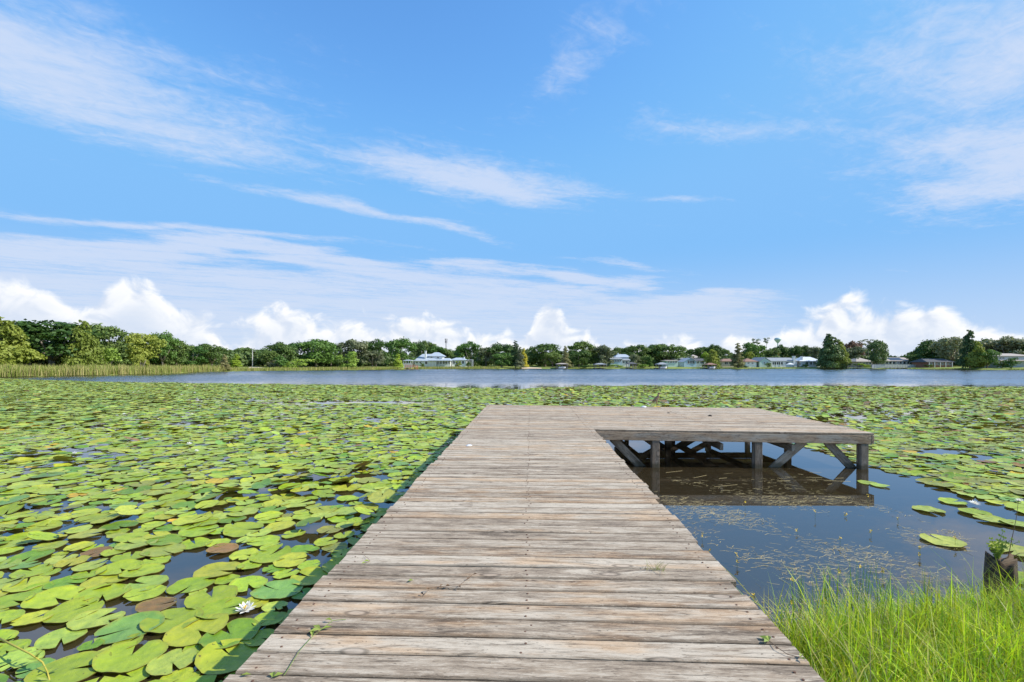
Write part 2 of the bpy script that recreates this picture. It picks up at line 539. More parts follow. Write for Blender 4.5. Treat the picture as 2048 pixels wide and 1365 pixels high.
def pad_mat(name, from_obj):
    m, gg, out = new_mat(name)
    if from_obj:
        oi = gg.node('ShaderNodeObjectInfo')
        tint = oi.outputs['Color']
        rz = gg.m('MULTIPLY', oi.outputs['Random'], 40.0)
    else:
        a = gg.node('ShaderNodeAttribute', attribute_name='tint')
        tint = a.outputs['Color']
        tcx = gg.node('ShaderNodeTexCoord')
        rz = gg.m('MULTIPLY', gg.xyz(a.outputs['Color'])[0], 300.0)
    uvn = gg.node('ShaderNodeUVMap')
    u, v, _ = gg.xyz(uvn.outputs[0])
    rr = gg.m('SQRT', gg.m('ADD', gg.m('MULTIPLY', u, u), gg.m('MULTIPLY', v, v)))
    an = gg.m('ARCTAN2', v, u)
    # radial veins, paler, fading before the rim
    vw = gg.noise(gg.vec(u, v, rz), 3.0, 2, 0.5)
    sn = gg.m('ABSOLUTE', gg.m('SINE', gg.m('ADD', gg.m('MULTIPLY', an, 9.0), gg.m('MULTIPLY', vw, 3.0))))
    vein = gg.m('MULTIPLY', gg.step(gg.m('MULTIPLY', sn, gg.m('ADD', rr, 0.1)), 0.10, 0.02), gg.step(rr, 0.95, 0.3))
    n1 = gg.noise(gg.vec(u, v, rz), 2.2, 4, 0.6)
    n2 = gg.noise(gg.vec(u, v, gg.m('ADD', rz, 11.0)), 6.5, 5, 0.65)
    c = gg.mix(1.0, tint, gg.ramp(n1, [(0.3, (0.74, 0.80, 0.75)), (0.72, (1.18, 1.12, 1.0))]), 'MULTIPLY')
    c = gg.mix(gg.m('MULTIPLY', vein, 0.55), c, gg.mix(1.0, c, (1.25, 1.25, 1.5), 'MULTIPLY'))
    c = gg.mix(gg.m('MULTIPLY', gg.step(rr, 0.12, 0.0), 0.5), c, (0.07, 0.14, 0.02))
    # yellowing toward the rim, brown decay spots
    rim = gg.m('MULTIPLY', gg.step(gg.m('ADD', rr, gg.m('MULTIPLY', gg.m('SUBTRACT', n1, 0.5), 0.5)), 0.86, 1.02), 0.45)
    c = gg.mix(rim, c, (0.33, 0.30, 0.035))
    spot = gg.m('MULTIPLY', gg.step(gg.m('ADD', n2, gg.m('MULTIPLY', rr, 0.06)), 0.675, 0.735), 0.8)
    c = gg.mix(spot, c, (0.085, 0.055, 0.028))
    c = gg.mix(gg.m('MULTIPLY', gg.step(rr, 1.12, 1.16), 0.8), c, (0.16, 0.10, 0.03))
    geo = gg.node('ShaderNodeNewGeometry')
    c = gg.mix(gg.m('MULTIPLY', geo.outputs['Backfacing'], 0.6), c, (0.30, 0.20, 0.06))
    hb = gg.m('ADD', gg.m('MULTIPLY', n1, 1.0), gg.m('MULTIPLY', vein, -0.25))
    nrm = bump(gg, hb, 0.35, 0.03)
    pb = principled(gg, None, c, gg.m('ADD', 0.30, gg.m('MULTIPLY', n2, 0.25)), 0.34, nrm)
    tr = gg.node('ShaderNodeBsdfTranslucent')
    gg.put(tr.inputs[0], gg.mix(1.0, c, (1.1, 1.2, 0.5), 'MULTIPLY'))
    mx = gg.node('ShaderNodeMixShader')
    mx.inputs[0].default_value = 0.12
    gg.l.new(pb, mx.inputs[1])
    gg.l.new(tr.outputs[0], mx.inputs[2])
    gg.l.new(mx.outputs[0], out.inputs[0])
    return m


M_PAD = pad_mat('lily_pad_leaf', True)
M_PADS = pad_mat('lily_pad_leaf_field', False)


def petal_mat():
    m, gg, out = new_mat('white_petal')
    pb = principled(gg, None, (0.86, 0.85, 0.80), 0.5, 0.3)
    tr = gg.node('ShaderNodeBsdfTranslucent')
    tr.inputs[0].default_value = (0.8, 0.78, 0.7, 1)
    mx = gg.node('ShaderNodeMixShader')
    mx.inputs[0].default_value = 0.35
    gg.l.new(pb, mx.inputs[1])
    gg.l.new(tr.outputs[0], mx.inputs[2])
    gg.l.new(mx.outputs[0], out.inputs[0])
    return m


M_PETAL = petal_mat()
M_YELLOW = plain('yellow_flower', (0.75, 0.52, 0.04), 0.6)
M_STEM = plain('green_stem', (0.16, 0.22, 0.05), 0.6)
M_DRY = plain('dry_stem', (0.16, 0.10, 0.06), 0.9)
M_GREENLEAF = leaf_mat('small_green_leaf', (0.20, 0.28, 0.05), (0.34, 0.40, 0.09), 0.25, None, 20.0)


def water_mat():
    m, gg, out = new_mat('lake_water')
    geo = gg.node('ShaderNodeNewGeometry')
    x, y, z = gg.xyz(geo.outputs['Position'])
    far = gg.step(y, 32.0, 62.0)
    n1 = gg.noise(gg.vec(gg.m('MULTIPLY', x, 0.5), y, 0), 3.2, 3, 0.6, 0.3, '3D', 1)
    n2 = gg.noise(gg.vec(gg.m('MULTIPLY', x, 0.35), y, 4.0), 0.9, 3, 0.6, 0.2, '3D', 1)
    n3 = gg.noise(gg.vec(gg.m('MULTIPLY', x, 0.35), y, 8.0), 0.045, 3, 0.55)
    gust = gg.m('ADD', 0.55, gg.m('MULTIPLY', gg.step(n3, 0.35, 0.65), 0.6))
    nv = gg.vm('ADD', gg.vm('MULTIPLY', gg.vm('SUBTRACT', n1, (0.5, 0.5, 0.5)), (0.25, 0.75, 0.0)), gg.vm('MULTIPLY', gg.vm('SUBTRACT', n2, (0.5, 0.5, 0.5)), (0.14, 0.36, 0.0)))
    amp = gg.m('ADD', gg.m('MULTIPLY', gg.m('MULTIPLY', far, gust), 1.0), 0.012)
    nx_, ny_, _z = gg.xyz(nv)
    ny_ = gg.m('SUBTRACT', gg.m('MULTIPLY', ny_, 0.3), gg.m('MULTIPLY', gg.m('ADD', gg.m('MULTIPLY', gg.m('ABSOLUTE', ny_), 1.9), 0.035), far))
    nrm = gg.vm('NORMALIZE', gg.vec(gg.m('MULTIPLY', nx_, amp), gg.m('MULTIPLY', ny_, amp), 1.0))
    fr = gg.node('ShaderNodeFresnel')
    fr.inputs['IOR'].default_value = 1.95
    gg.l.new(nrm, fr.inputs['Normal'])
    gl = gg.node('ShaderNodeBsdfGlossy')
    gl.inputs['Roughness'].default_value = 0.02
    gl.inputs['Color'].default_value = (0.97, 0.98, 1.0, 1)
    gg.l.new(nrm, gl.inputs['Normal'])
    tr = gg.node('ShaderNodeBsdfTransparent')
    tr.inputs[0].default_value = (0.66, 0.52, 0.32, 1)
    df = gg.node('ShaderNodeBsdfDiffuse')          # light scattered back by the murky water
    df.inputs[0].default_value = (0.25, 0.19, 0.10, 1)
    mb_ = gg.node('ShaderNodeMixShader')
    mb_.inputs[0].default_value = 0.12
    gg.l.new(tr.outputs[0], mb_.inputs[1])
    gg.l.new(df.outputs[0], mb_.inputs[2])
    mx = gg.node('ShaderNodeMixShader')
    gg.l.new(fr.outputs[0], mx.inputs[0])
    gg.l.new(mb_.outputs[0], mx.inputs[1])
    gg.l.new(gl.outputs[0], mx.inputs[2])
    gg.l.new(mx.outputs[0], out.inputs[0])
    return m


M_WATER = water_mat()
M_BED = plain('lake_bed_mud', (0.27, 0.165, 0.05), 0.95, 0.6, 1.2, 0.1)
M_SOIL = plain('bank_soil', (0.07, 0.055, 0.035), 0.95, 0.4, 2.0, 0.1)

# ------------------------------------------------------------------ setting: water, bed, land
# lake edge as seen from the camera: photo column -> distance of the far waterline
SH_PX = np.array([-3000, -1200, -500, 0, 100, 220, 330, 450, 520, 600, 740, 830, 1000, 1130, 1700, 1850, 1950, 2048, 2500, 3600, 6000])
SH_Y = np.array([20, 40, 60, 74, 80, 90, 106, 140, 150, 165, 190, 214, 225, 233, 233, 214, 190, 172, 140, 80, 40.0])


def shore(pxx):
    return float(np.interp(pxx, SH_PX, SH_Y))


def ground_z(d):
    """height of the land d metres behind the waterline"""
    return float(np.interp(d, [-6, 0, 3, 25, 120, 600, 4000], [-0.7, 0.0, 0.45, 1.1, 2.2, 4.0, 6.0]))


wm = MB()
wm.add([(-900, -30, 0), (900, -30, 0), (900, 700, 0), (-900, 700, 0)], [(0, 1, 2, 3)])
tag(wm.build('lake_water', M_WATER), kind='structure')
bm_ = MB()
bm_.add([(-900, -30, -0.75), (900, -30, -0.75), (900, 700, -0.75), (-900, 700, -0.75)], [(0, 1, 2, 3)])
tag(bm_.build('lake_bed', M_BED), kind='structure')

cols = np.unique(np.concatenate([np.linspace(-3000, 0, 16), np.linspace(0, 2048, 130), np.linspace(2048, 6000, 20)]))
offs = [-6, 0, 1.2, 3, 10, 25, 60, 120, 300, 900, 4000]
V = []
for c in cols:
    s0 = shore(c) + 1.2 * math.sin(c * 0.05) + 0.8 * math.sin(c * 0.13 + 1)
    for o_ in offs:
        Y = s0 + o_
        V.append((X_at(c, Y), Y, ground_z(o_)))
n2 = len(offs)
fc = np.array([(i * n2 + j, (i + 1) * n2 + j, (i + 1) * n2 + j + 1, i * n2 + j + 1) for i in range(len(cols) - 1) for j in range(n2 - 1)])
o = bpy.data.objects.new('ground', mesh_np('ground', V, [fc], M_LAWN, smooth=True))
tag(link(o), kind='structure')

# near bank: the camera stands over it; it carries the grass on the right
bank_pts = [(-9, 0.2), (-4, 0.8), (-1.6, 0.95), (0, 1.1), (1.0, 1.9), (1.35, 2.8), (1.9, 3.25), (2.6, 3.45), (3.3, 3.65), (4.2, 3.9), (5.2, 4.3), (7, 5.0), (11, 6.2)]


def bank_edge(x):
    return float(np.interp(x, [p[0] for p in bank_pts], [p[1] for p in bank_pts]))


V = []
bx = np.linspace(-9, 11, 61)
boffs = [0.9, 0.35, 0, -0.35, -0.8, -1.6, -3.5, -9]
bzs = [-0.75, -0.22, -0.02, 0.04, 0.10, 0.16, 0.24, 0.4]
for x in bx:
    for a, z in zip(boffs, bzs):
        V.append((x, bank_edge(x) + a, z + 0.03 * math.sin(x * 3.1 + a * 2) * (a < 0)))
n2 = len(boffs)
fc = np.array([(i * n2 + j, i * n2 + j + 1, (i + 1) * n2 + j + 1, (i + 1) * n2 + j) for i in range(len(bx) - 1) for j in range(n2 - 1)])
o = bpy.data.objects.new('bank', mesh_np('bank', V, [fc], M_SOIL, smooth=True))
tag(link(o), kind='structure')

# ------------------------------------------------------------------ the dock
DECK0 = 0.658
PITCH = 0.0105
dock = empty('wooden_dock', (0, 0, DECK0), (PITCH, 0, -YAW))
tag(dock, 'weathered grey plank dock with an L-shaped platform over the lily pond', 'dock')
U0, U1, UP = -1.233, 1.205, 6.45
VF, VB = 9.12, 13.80
BW = 0.1495
BT = 0.038


def zdrop(u):
    return -0.0095 * (u + 1.233)


def plank(u0, u1, vc, w, gap, flat=False):
    zdrop = (lambda u: 0.0) if flat else globals()['zdrop']
    L = u1 - u0
    seg = max(4, int(L / 0.4))
    V = []
    hw = (w - gap) / 2
    bow = rng.normal(0, 0.0016)
    lift = rng.normal(0, 0.0014)
    cup = abs(rng.normal(0, 0.0018))
    for i in range(seg + 1):
        t = i / seg
        x = -L / 2 + L * t
        b = bow * math.sin(math.pi * t)
        e0, e1 = rng.normal(0, 0.0011, 2)
        zl = lift * math.sin(math.pi * t * 1.3) + rng.normal(0, 0.0005)
        ya, yb = -hw + b + e0, hw + b + e1
        V += [(x, ya, -BT), (x, ya, zl - 0.006), (x, ya + 0.006, zl + cup), (x, (ya + yb) / 2, zl), (x, yb - 0.006, zl + cup), (x, yb, zl - 0.006), (x, yb, -BT)]
    k = 7
    F4 = []
    for i in range(seg):
        for j in range(k):
            a, b2 = i * k + j, i * k + (j + 1) % k
            F4.append((a, a + k, b2 + k, b2))
    me = mesh_np('plank', V, [np.array(F4), np.array([tuple(range(k)), tuple(seg * k + j for j in range(k - 1, -1, -1))])], M_DECK)
    o = bpy.data.objects.new('plank', me)
    o.location = ((u0 + u1) / 2, vc, (zdrop(u0) + zdrop(u1)) / 2)
    o.rotation_euler = (0, math.atan2(zdrop(u0) - zdrop(u1), L), rng.normal(0, 0.0007))
    link(o, dock)
    return o


nails = []
v = -0.9
row = 0
while v < VB - 0.05:
    w = BW + rng.normal(0, 0.003)
    vc = v + w / 2
    gap = abs(rng.normal(0.007, 0.003)) + 0.004
    if vc < VF:
        plank(U0 + rng.normal(0, 0.009), U1 + rng.normal(0, 0.011), vc, w, gap, True)
        us = [U0 + 0.09, -0.02, U1 - 0.09]
    else:
        j = [1.22, 2.44, 3.66][row % 3] + rng.normal(0, 0.02)
        if row % 5 == 2:
            j = 1.22
        plank(U0 + rng.normal(0, 0.006), j - 0.002, vc, w, gap)
        if j < 2:
            j2 = j + 2.44
            plank(j + 0.002, j2 - 0.002, vc, w, gap)
            plank(j2 + 0.002, UP + rng.normal(0, 0.008), vc, w, gap)
        else:
            plank(j + 0.002, UP + rng.normal(0, 0.008), vc, w, gap)
        us = [U0 + 0.09, -0.02, U1 - 0.09, 2.44, 3.66, 5.0, UP - 0.1]
    for u in us:
        for q in (-0.035, 0.035):
            nails.append((u + rng.normal(0, 0.012), vc + q + rng.normal(0, 0.006), (zdrop(u) if vc > VF else 0) + 0.003))
    v += w
    row += 1
nb = MB()
for (a, b, c) in nails:
    pts = [(a + 0.0058 * math.cos(t), b + 0.0058 * math.sin(t), c) for t in [k * math.pi / 3 for k in range(6)]]
    nb.add(pts + [(p[0], p[1], c - 0.02) for p in pts], [(0, 1, 2, 3, 4, 5)] + [(i, i + 6, (i + 1) % 6 + 6, (i + 1) % 6) for i in range(6)])
tag(nb.build('nail_heads', M_NAIL, dock), kind='stuff')


def dock_beam(name, a, b, w, h):
    mb = MB()
    a, b = Vector(a), Vector(b)
    c = (a + b) / 2
    L = (b - a).length
    mb.box(-L / 2, L / 2, -w / 2, w / 2, -h / 2, h / 2)
    o = mb.build(name, M_BEAM, dock)
    o.location = c
    o.rotation_euler = (b - a).to_track_quat('X', 'Z').to_euler()
    bv = o.modifiers.new('edge', 'BEVEL')
    bv.width = 0.006
    bv.segments = 1
    return o


zt = -BT - 0.003
# side joists of the walkway, under the plank ends
for u in (U0 + 0.06, 0.0, U1 - 0.06):
    dock_beam('joist', (u, -0.9, zt - 0.10), (u, VF + 0.06, zt - 0.10), 0.045, 0.20)
for u in (U0 + 0.06, 0.0):
    dock_beam('joist', (u, VF + 0.065, zt - 0.10), (u, VB - 0.1, zt - 0.10), 0.045, 0.20)
# platform fascia and joists
fz = zt - 0.082
dock_beam('fascia_board', (U1 - 0.03, VF + 0.045, fz + zdrop(U1)), (UP - 0.055, VF + 0.045, fz + zdrop(UP)), 0.045, 0.16)
dock_beam('fascia_board', (U0 + 0.04, VB - 0.05, fz), (UP - 0.055, VB - 0.05, fz + zdrop(UP)), 0.045, 0.16)
dock_beam('fascia_board', (UP - 0.03, VF + 0.02, fz + zdrop(UP)), (UP - 0.03, VB - 0.02, fz + zdrop(UP)), 0.045, 0.16)
for v_ in (VF + 1.55, VF + 3.1):
    dock_beam('joist', (U0 + 0.1, v_, fz), (UP - 0.06, v_, fz + zdrop(UP)), 0.045, 0.18)
for u in (2.44, 3.66, 5.0):
    dock_beam('joist', (u, VF + 0.09, fz - 0.19 + zdrop(u)), (u, VB - 0.09, fz - 0.19 + zdrop(u)), 0.06, 0.13)


def post(u, v, w=0.125, top=None, bot=-1.75):
    t = (fz - 0.083 if top is None else top) + zdrop(u)
    dock_beam('post', (u, v, bot), (u, v, t), w, w)


# posts seen below the front fascia
front_u = [1.35, 2.40, 4.325, 6.28]
for u in front_u:
    post(u, VF + 0.10, 0.14)
for u in (2.53, 2.75, 3.62, 4.05, 5.05, 6.13):
    post(u, VB - 0.16, 0.11)
for u in (U0 + 0.12, 1.1, 3.3, 6.12):
    post(u, VF + 2.4, 0.12)
for v_ in (1.6, 4.1, 6.6):
    for u in (U0 + 0.15, U1 - 0.15):
        post(u, v_, 0.12, zt - 0.205)
for u in (U0 + 0.12,):
    post(u, VF + 0.1, 0.12)
    post(u, VB - 0.2, 0.12)


def brace(u0, u1, v, ztop=None, zb=-0.86, w=0.04, h=0.15):
    za = fz - 0.07 if ztop is None else ztop
    dock_beam('brace', (u0, v, za + zdrop(u0)), (u1, v, zb), w, h)


brace(1.60, 2.24, VF + 0.20)
brace(5.26, 4.58, VF + 0.20)
brace(5.68, 6.24, VF + 0.20)
brace(1.2, 2.3, VB - 0.27)
brace(3.0, 2.2, VB - 0.27)
brace(4.0, 3.1, VB - 0.27)
brace(3.8, 4.8, VB - 0.27)
brace(4.4, 5.5, VB - 0.27)
brace(2.2, 3.3, VF + 2.47)
brace(4.5, 3.5, VF + 2.47)

# ------------------------------------------------------------------ lily pads
def pad_geom(n, rings, curl=0.0, rough=0.03, seed=0, skirt=True):
    r_ = np.random.default_rng(seed)
    a0 = r_.uniform(0.05, 0.20)
    ang = np.linspace(a0, 2 * math.pi - a0, n)
    rad = 1 + 0.05 * np.sin(ang * 2 + r_.uniform(0, 6)) + r_.normal(0, rough, n)
    if r_.random() < 0.35:                      # a nibbled bite
        k = r_.integers(3, n - 3)
        rad[k] *= r_.uniform(0.66, 0.88)
    rad[0] *= 0.95
    rad[-1] *= 0.95
    ph1, ph2 = r_.uniform(0, 6.3, 2)
    V = [(0.06, 0, 0.0)]
    UV = [(0, 0)]
    fr = [0.5, 1.0] if rings == 2 else ([0.38, 0.74, 1.0] if rings == 3 else [1.0])
    for f in fr:
        for a, r in zip(ang, rad):
            z = (0.03 * math.sin(2 * a + ph1) + 0.02 * math.sin(5 * a + ph2)) * f * f
            z += curl * max(0.0, math.sin(a + ph1)) ** 3 * f ** 4
            z += (0.012 * math.sin(9 * a) * f + 0.035 * f ** 8) if rings == 3 else 0.03 * f ** 8
            rr = r * f if f == 1.0 else f
            V.append((rr * math.cos(a), rr * math.sin(a), z))
            UV.append((f * math.cos(a), f * math.sin(a)))
    T, Q = [], []
    for i in range(n - 1):
        T.append((0, 1 + i, 2 + i))
        for k in range(len(fr) - 1):
            b = 1 + k * n + i
            Q.append((b, b + n, b + n + 1, b + 1))
    if skirt:
        b0 = 1 + (len(fr) - 1) * n
        b1 = len(V)
        for sc_, dz_ in ((1.002, 0.001), (0.97, -0.05)):
            for i in range(n):
                x, y, z = V[b0 + i]
                V.append((x * sc_, y * sc_, z + dz_))
                UV.append((x * 1.25, y * 1.25))
        for i in range(n - 1):
            Q.append((b1 + i, b1 + n + i, b1 + n + i + 1, b1 + i + 1))
    return np.array(V), np.array(T), (np.array(Q) if Q else None), np.array(UV)


NEARG = [pad_geom(30, 3, [0, 0, 0.04, 0.10][i % 4], 0.014, 100 + i) for i in range(24)]
MIDG = [pad_geom(15, 2, [0, 0.06, 0.16][i % 3], 0.03, 300 + i, False) for i in range(12)]
FARG = [pad_geom(9, 1, 0.10, 0.05, 500 + i, False) for i in range(10)]
NEARM = []
for vv, tt, qq, uu in NEARG:
    NEARM.append(mesh_np('lily_pad', vv, [tt, qq], M_PAD, uu, smooth=True))

# far edge of the pad field by photo column
PE_PX = np.array([-2500, -900, 0, 200, 400, 700, 900, 1040, 1100, 1180, 1400, 2048, 2600, 4000])
PE_Y = np.array([16, 40, 66, 54, 50, 45.5, 40.6, 38, 40.5, 43.5, 44.5, 41.5, 36, 20.0])
TINTS = {
    'bright green': (0.320, 0.420, 0.032),
    'deep green': (0.170, 0.300, 0.025),
    'pale green': (0.370, 0.450, 0.075),
    'blue green': (0.180, 0.320, 0.075),
    'yellow green': (0.420, 0.455, 0.040),
    'yellow': (0.58, 0.40, 0.030),
    'bronze': (0.27, 0.150, 0.050),
    'olive': (0.27, 0.285, 0.055),
}
TN = list(TINTS)
TW_L = np.array([0.44, 0.09, 0.20, 0.04, 0.18, 0.012, 0.008, 0.03])
TW_R = np.array([0.15, 0.12, 0.26, 0.04, 0.11, 0.01, 0.06, 0.25])


def uv_of(x, y):
    return x * UX.x + y * UX.y, x * VX.x + y * VX.y


# openings in the near pads (photo pixel ellipses: x, y, rx, ry)
GAPS = [(395, 1128, 75, 30), (330, 1150, 40, 22), (480, 1228, 34, 26), (590, 1085, 60, 14), (640, 1045, 45, 10), (700, 990, 40, 8), (740, 955, 45, 7), (395, 1075, 55, 10),
        (60, 1258, 75, 14), (180, 1215, 70, 10), (330, 1310, 50, 16), (560, 940, 35, 5), (180, 905, 45, 5), (170, 915, 40, 5), (270, 925, 30, 4), (390, 1350, 80, 12), (20, 1160, 40, 8),
        (575, 1110, 34, 14), (655, 1005, 40, 9), (720, 805, 110, 2.4), (800, 806, 70, 2.6), (600, 808, 90, 1.6), (460, 800, 120, 1.1), (120, 801, 160, 1.0), (200, 1085, 40, 8), (375, 850, 45, 4),
        (1880, 905, 60, 7), (1960, 918, 40, 5), (1470, 800, 60, 1.5), (1700, 834, 45, 3), (1900, 820, 45, 2), (1600, 789, 90, 0.8)]


def in_gap(x, y):
    if y < 1.5:
        return False
    pxx = 1024 + F * x / y
    pyy = HZ + F * CH / y
    for (cx, cy, rx, ry) in GAPS:
        if ((pxx - cx) / rx) ** 2 + ((pyy - cy) / ry) ** 2 < 1:
            return True
    return False


# the open pool in front of the platform on the right (photo polygon seen on the water)
RB_PX = np.array([1640, 1700, 1780, 1830, 1900, 1960, 2048, 2300])
RB_PY = np.array([938, 962, 978, 1000, 1022, 1042, 1052, 1075])


def pad_ok(x, y, r):
    u, v = uv_of(x, y)
    if y < 0.8:
        return x < -1.5 and y > bank_edge(x) + 0.25
    pxx = 1024 + F * x / y
    pyy = HZ + F * CH / y
    if y > np.interp(pxx, PE_PX, PE_Y) + 0.6 * math.sin(pxx * 0.06):
        return False
    if y > 40 and shore(pxx) - y < 1.0:
        return False
    if v < VB + 0.1:
        if u > U1 - 0.1:
            if u < UP + 0.12:
                return False
            if v < VF + 0.1:
                if pxx < 1640:
                    return False
                if pyy > np.interp(pxx, RB_PX, RB_PY):
                    return False
        elif u > U0 - 0.06 and v > 0:
            return False
    elif u > -1.0 and u < UP + 0.5 and v < VB + 0.3:
        return False
    if y < bank_edge(x) + 0.3:
        return False
    return not in_gap(x, y)


pads = []   # x, y, z, r, rot, tiltx, tilty, tint id, level
grid = {}


def too_close(x, y, r, k):
    gx, gy = int(math.floor(x / 0.5)), int(math.floor(y / 0.5))
    for i in (-1, 0, 1):
        for j in (-1, 0, 1):
            for (a, b, c) in grid.get((gx + i, gy + j), ()):
                if (a - x) ** 2 + (b - y) ** 2 < (k * (r + c)) ** 2:
                    return True
    return False


def put_pad(x, y, r, tid=None, tilt=None, z=None):
    grid.setdefault((int(math.floor(x / 0.5)), int(math.floor(y / 0.5))), []).append((x, y, r))
    left = uv_of(x, y)[0] < 0
    if tid is None:
        tid = int(rng.choice(8, p=TW_L if left else TW_R))
    if tilt is None:
        s = 0.02 if left else 0.045
        tilt = (rng.normal(0, s), rng.normal(0, s))
    pads.append((x, y, (rng.uniform(0.006, 0.022) if z is None else z), r, rng.uniform(0, 6.28), tilt[0], tilt[1], tid))


# hand-placed pads seen singly (photo px, py, radius in m, tint)
for (a, b, r, t) in [(1885, 1085, 0.19, 2), (1857, 1022, 0.17, 2), (1905, 1006, 0.16, 0), (1760, 973, 0.13, 2), (1735, 967, 0.14, 2), (1985, 1042, 0.18, 2), (1950, 1028, 0.17, 0), (2040, 1052, 0.17, 2),
                     (2030, 1105, 0.2, 2), (2046, 1160, 0.19, 0), (205, 1193, 0.24, 0), (110, 1200, 0.25, 0), (438, 1145, 0.22, 4), (424, 1200, 0.22, 0), (395, 1265, 0.24, 4), (345, 1245, 0.23, 0),
                     (260, 1262, 0.22, 3), (262, 1318, 0.24, 0), (140, 1345, 0.22, 0), (555, 1185, 0.2, 3), (65, 1242, 0.12, 4)]:
    x, y = water_pt(a, b)
    put_pad(x, y, min(r, 0.2), t, (rng.normal(0, 0.018), rng.normal(0, 0.018)))
# dense near field by dart throwing, left side and right side
for (x0, x1, y0, y1, n, k) in [(-16, -1.0, 0.8, 14.5, 60000, 0.70), (4.4, 21, 4.0, 14.5, 48000, 0.62)]:
    xs = rng.uniform(x0, x1, n)
    ys = rng.uniform(y0, y1, n)
    rs = np.clip(rng.normal(0.158 if x0 < 0 else 0.142, 0.036, n), 0.07, 0.22)
    for x, y, r in zip(xs, ys, rs):
        if abs(x) > y * 1.35 + 3:
            continue
        if too_close(x, y, r, k) or not pad_ok(x, y, r):
            continue
        tilt = None
        tid = None
        z = None
        lump = math.sin(x * 0.9 + 1.0) * math.sin(y * 0.8 + 0.4 * x) + 0.5 * math.sin(x * 2.3 - y * 1.1)
        if x < 0 and y > 4.8 and lump > 0.45 and rng.random() < 0.30:      # leaves pushed up out of the water
            tilt = (rng.normal(0, 0.2), rng.normal(0, 0.2))
            z = rng.uniform(0.04, 0.11)
            if rng.random() < 0.12:
                tid = int(rng.choice([5, 6]))
        put_pad(x, y, r, tid, tilt, z)
# the wide field beyond: jittered hexagonal grid
sp = 0.258
gy = 14.5
rowi = 0
while gy < 68:
    wmax = gy * 1.38 + 6
    xs = np.arange(-wmax, wmax, sp) + (rowi % 2) * sp / 2
    xs = xs + rng.normal(0, sp * 0.33, len(xs))
    ys = gy + rng.normal(0, sp * 0.33, len(xs))
    for x, y in zip(xs, ys):
        if not pad_ok(x, y, 0.15):
            continue
        hole = math.sin(x * 0.71 + 2.0 * math.sin(y * 0.33)) * math.sin(y * 0.9 + 1.3 * math.sin(x * 0.4))
        if hole > 0.86 and rng.random() < 0.8:
            continue
        if rng.random() < 0.06:
            continue
        left = uv_of(x, y)[0] < 0 or False
        s = 0.045 if x < 1.5 else 0.11
        r = float(np.clip(rng.normal(0.158 if x < 1.5 else 0.142, 0.035), 0.08, 0.26))
        tid = int(rng.choice(8, p=TW_L if x < 1.5 else TW_R))
        pads.append((x, y, rng.uniform(0.006, 0.05), r, rng.uniform(0, 6.28), rng.normal(0, s), rng.normal(0, s), tid))
    gy += sp * 0.86
    rowi += 1

# which pads show largest in the picture
def shown(p):
    x, y, r = p[0], p[1], p[3]
    if y < 1.0:
        return 0
    pxx = 1024 + F * x / y
    pyy = HZ + F * CH / y
    e = F * r / y
    if pxx + e < 4 or pxx - e > 2044 or pyy - e * 0.4 > 1361:
        return 0
    u, v = uv_of(x, y)
    if U0 - 0.05 < u < U1 + 0.1:
        return 0
    return r * r / (y * y * y)


order = sorted(range(len(pads)), key=lambda i: -shown(pads[i]))
solo = set(order[:300])


def pad_rot(p):
    return Matrix.Rotation(p[5], 3, 'X') @ Matrix.Rotation(p[6], 3, 'Y') @ Matrix.Rotation(p[4], 3, 'Z')


stackV, stackT, stackQ, stackUV, stackC = [], [], [], [], []
base = 0
used_labels = {}
solo_list = []
for i, p in enumerate(pads):
    x, y, z, r, rot, tx, ty, tid = p
    col = np.array(TINTS[TN[tid]]) * rng.uniform(0.86, 1.22) * (1 + rng.normal(0, 0.04, 3))
    if i in solo:
        o = bpy.data.objects.new('lily_pad', NEARM[int(rng.integers(0, len(NEARM)))])
        zz = max(z, 0.055 * r + 0.004 + r * 1.0 * max(abs(tx), abs(ty)) * 0.9)
        o.location = (x, y, zz)
        o.rotation_euler = pad_rot(p).to_euler()
        o.scale = (r, r, r)
        o.color = (*col, 1)
        link(o)
        solo_list.append((o, p))
        continue
    near = y < 16
    gset = MIDG if near else FARG
    vv, tt, qq, uu = gset[int(rng.integers(0, len(gset)))]
    Rm = np.array(pad_rot(p))
    w = (vv * r) @ Rm.T
    zmin = w[:, 2].min()
    w = w + np.array((x, y, max(z, 0.004 - zmin) if near else max(z, 0.004 - zmin * 0.7)))
    stackV.append(w)
    stackT.append(tt + base)
    if qq is not None:
        stackQ.append(qq + base)
    stackUV.append(uu)
    stackC.append(np.repeat(col[None, :], len(w), 0))
    base += len(w)
me = mesh_np('lily_pad_field', np.concatenate(stackV), [np.concatenate(stackT), np.concatenate(stackQ)], M_PADS, np.concatenate(stackUV), np.concatenate(stackC), smooth=True)
o = bpy.data.objects.new('lily_pad_field', me)
link(o)
tag(o, 'wide carpet of green lily pads covering the lake around the dock', 'lily pads', kind='stuff')


def pad_place(p):
    x, y = p[0], p[1]
    u, v = uv_of(x, y)
    pxx = 1024 + F * x / y
    pyy = HZ + F * CH / y
    if u > 0:
        if pyy > 1000:
            return 'in the pool right of the dock'
        return 'beside the platform corner post' if pxx < 1850 else 'at the right rim of the photo'
    if u > U0 - 0.42:
        return "along the dock's shadow"
    if math.hypot(x - water_pt(490, 1225)[0], y - water_pt(490, 1225)[1]) < 0.55:
        return 'beside the large white lily'
    if pyy > 1240:
        return 'in the bottom left corner' if pxx < 330 else 'left of the dock foreground'
    rowt = 'in front' if pyy > 1130 else ('midway out' if pyy > 1030 else 'farther out')
    return rowt + (' by the left rim' if pxx < 170 else (' left of centre' if pxx < 380 else ' near the dock'))


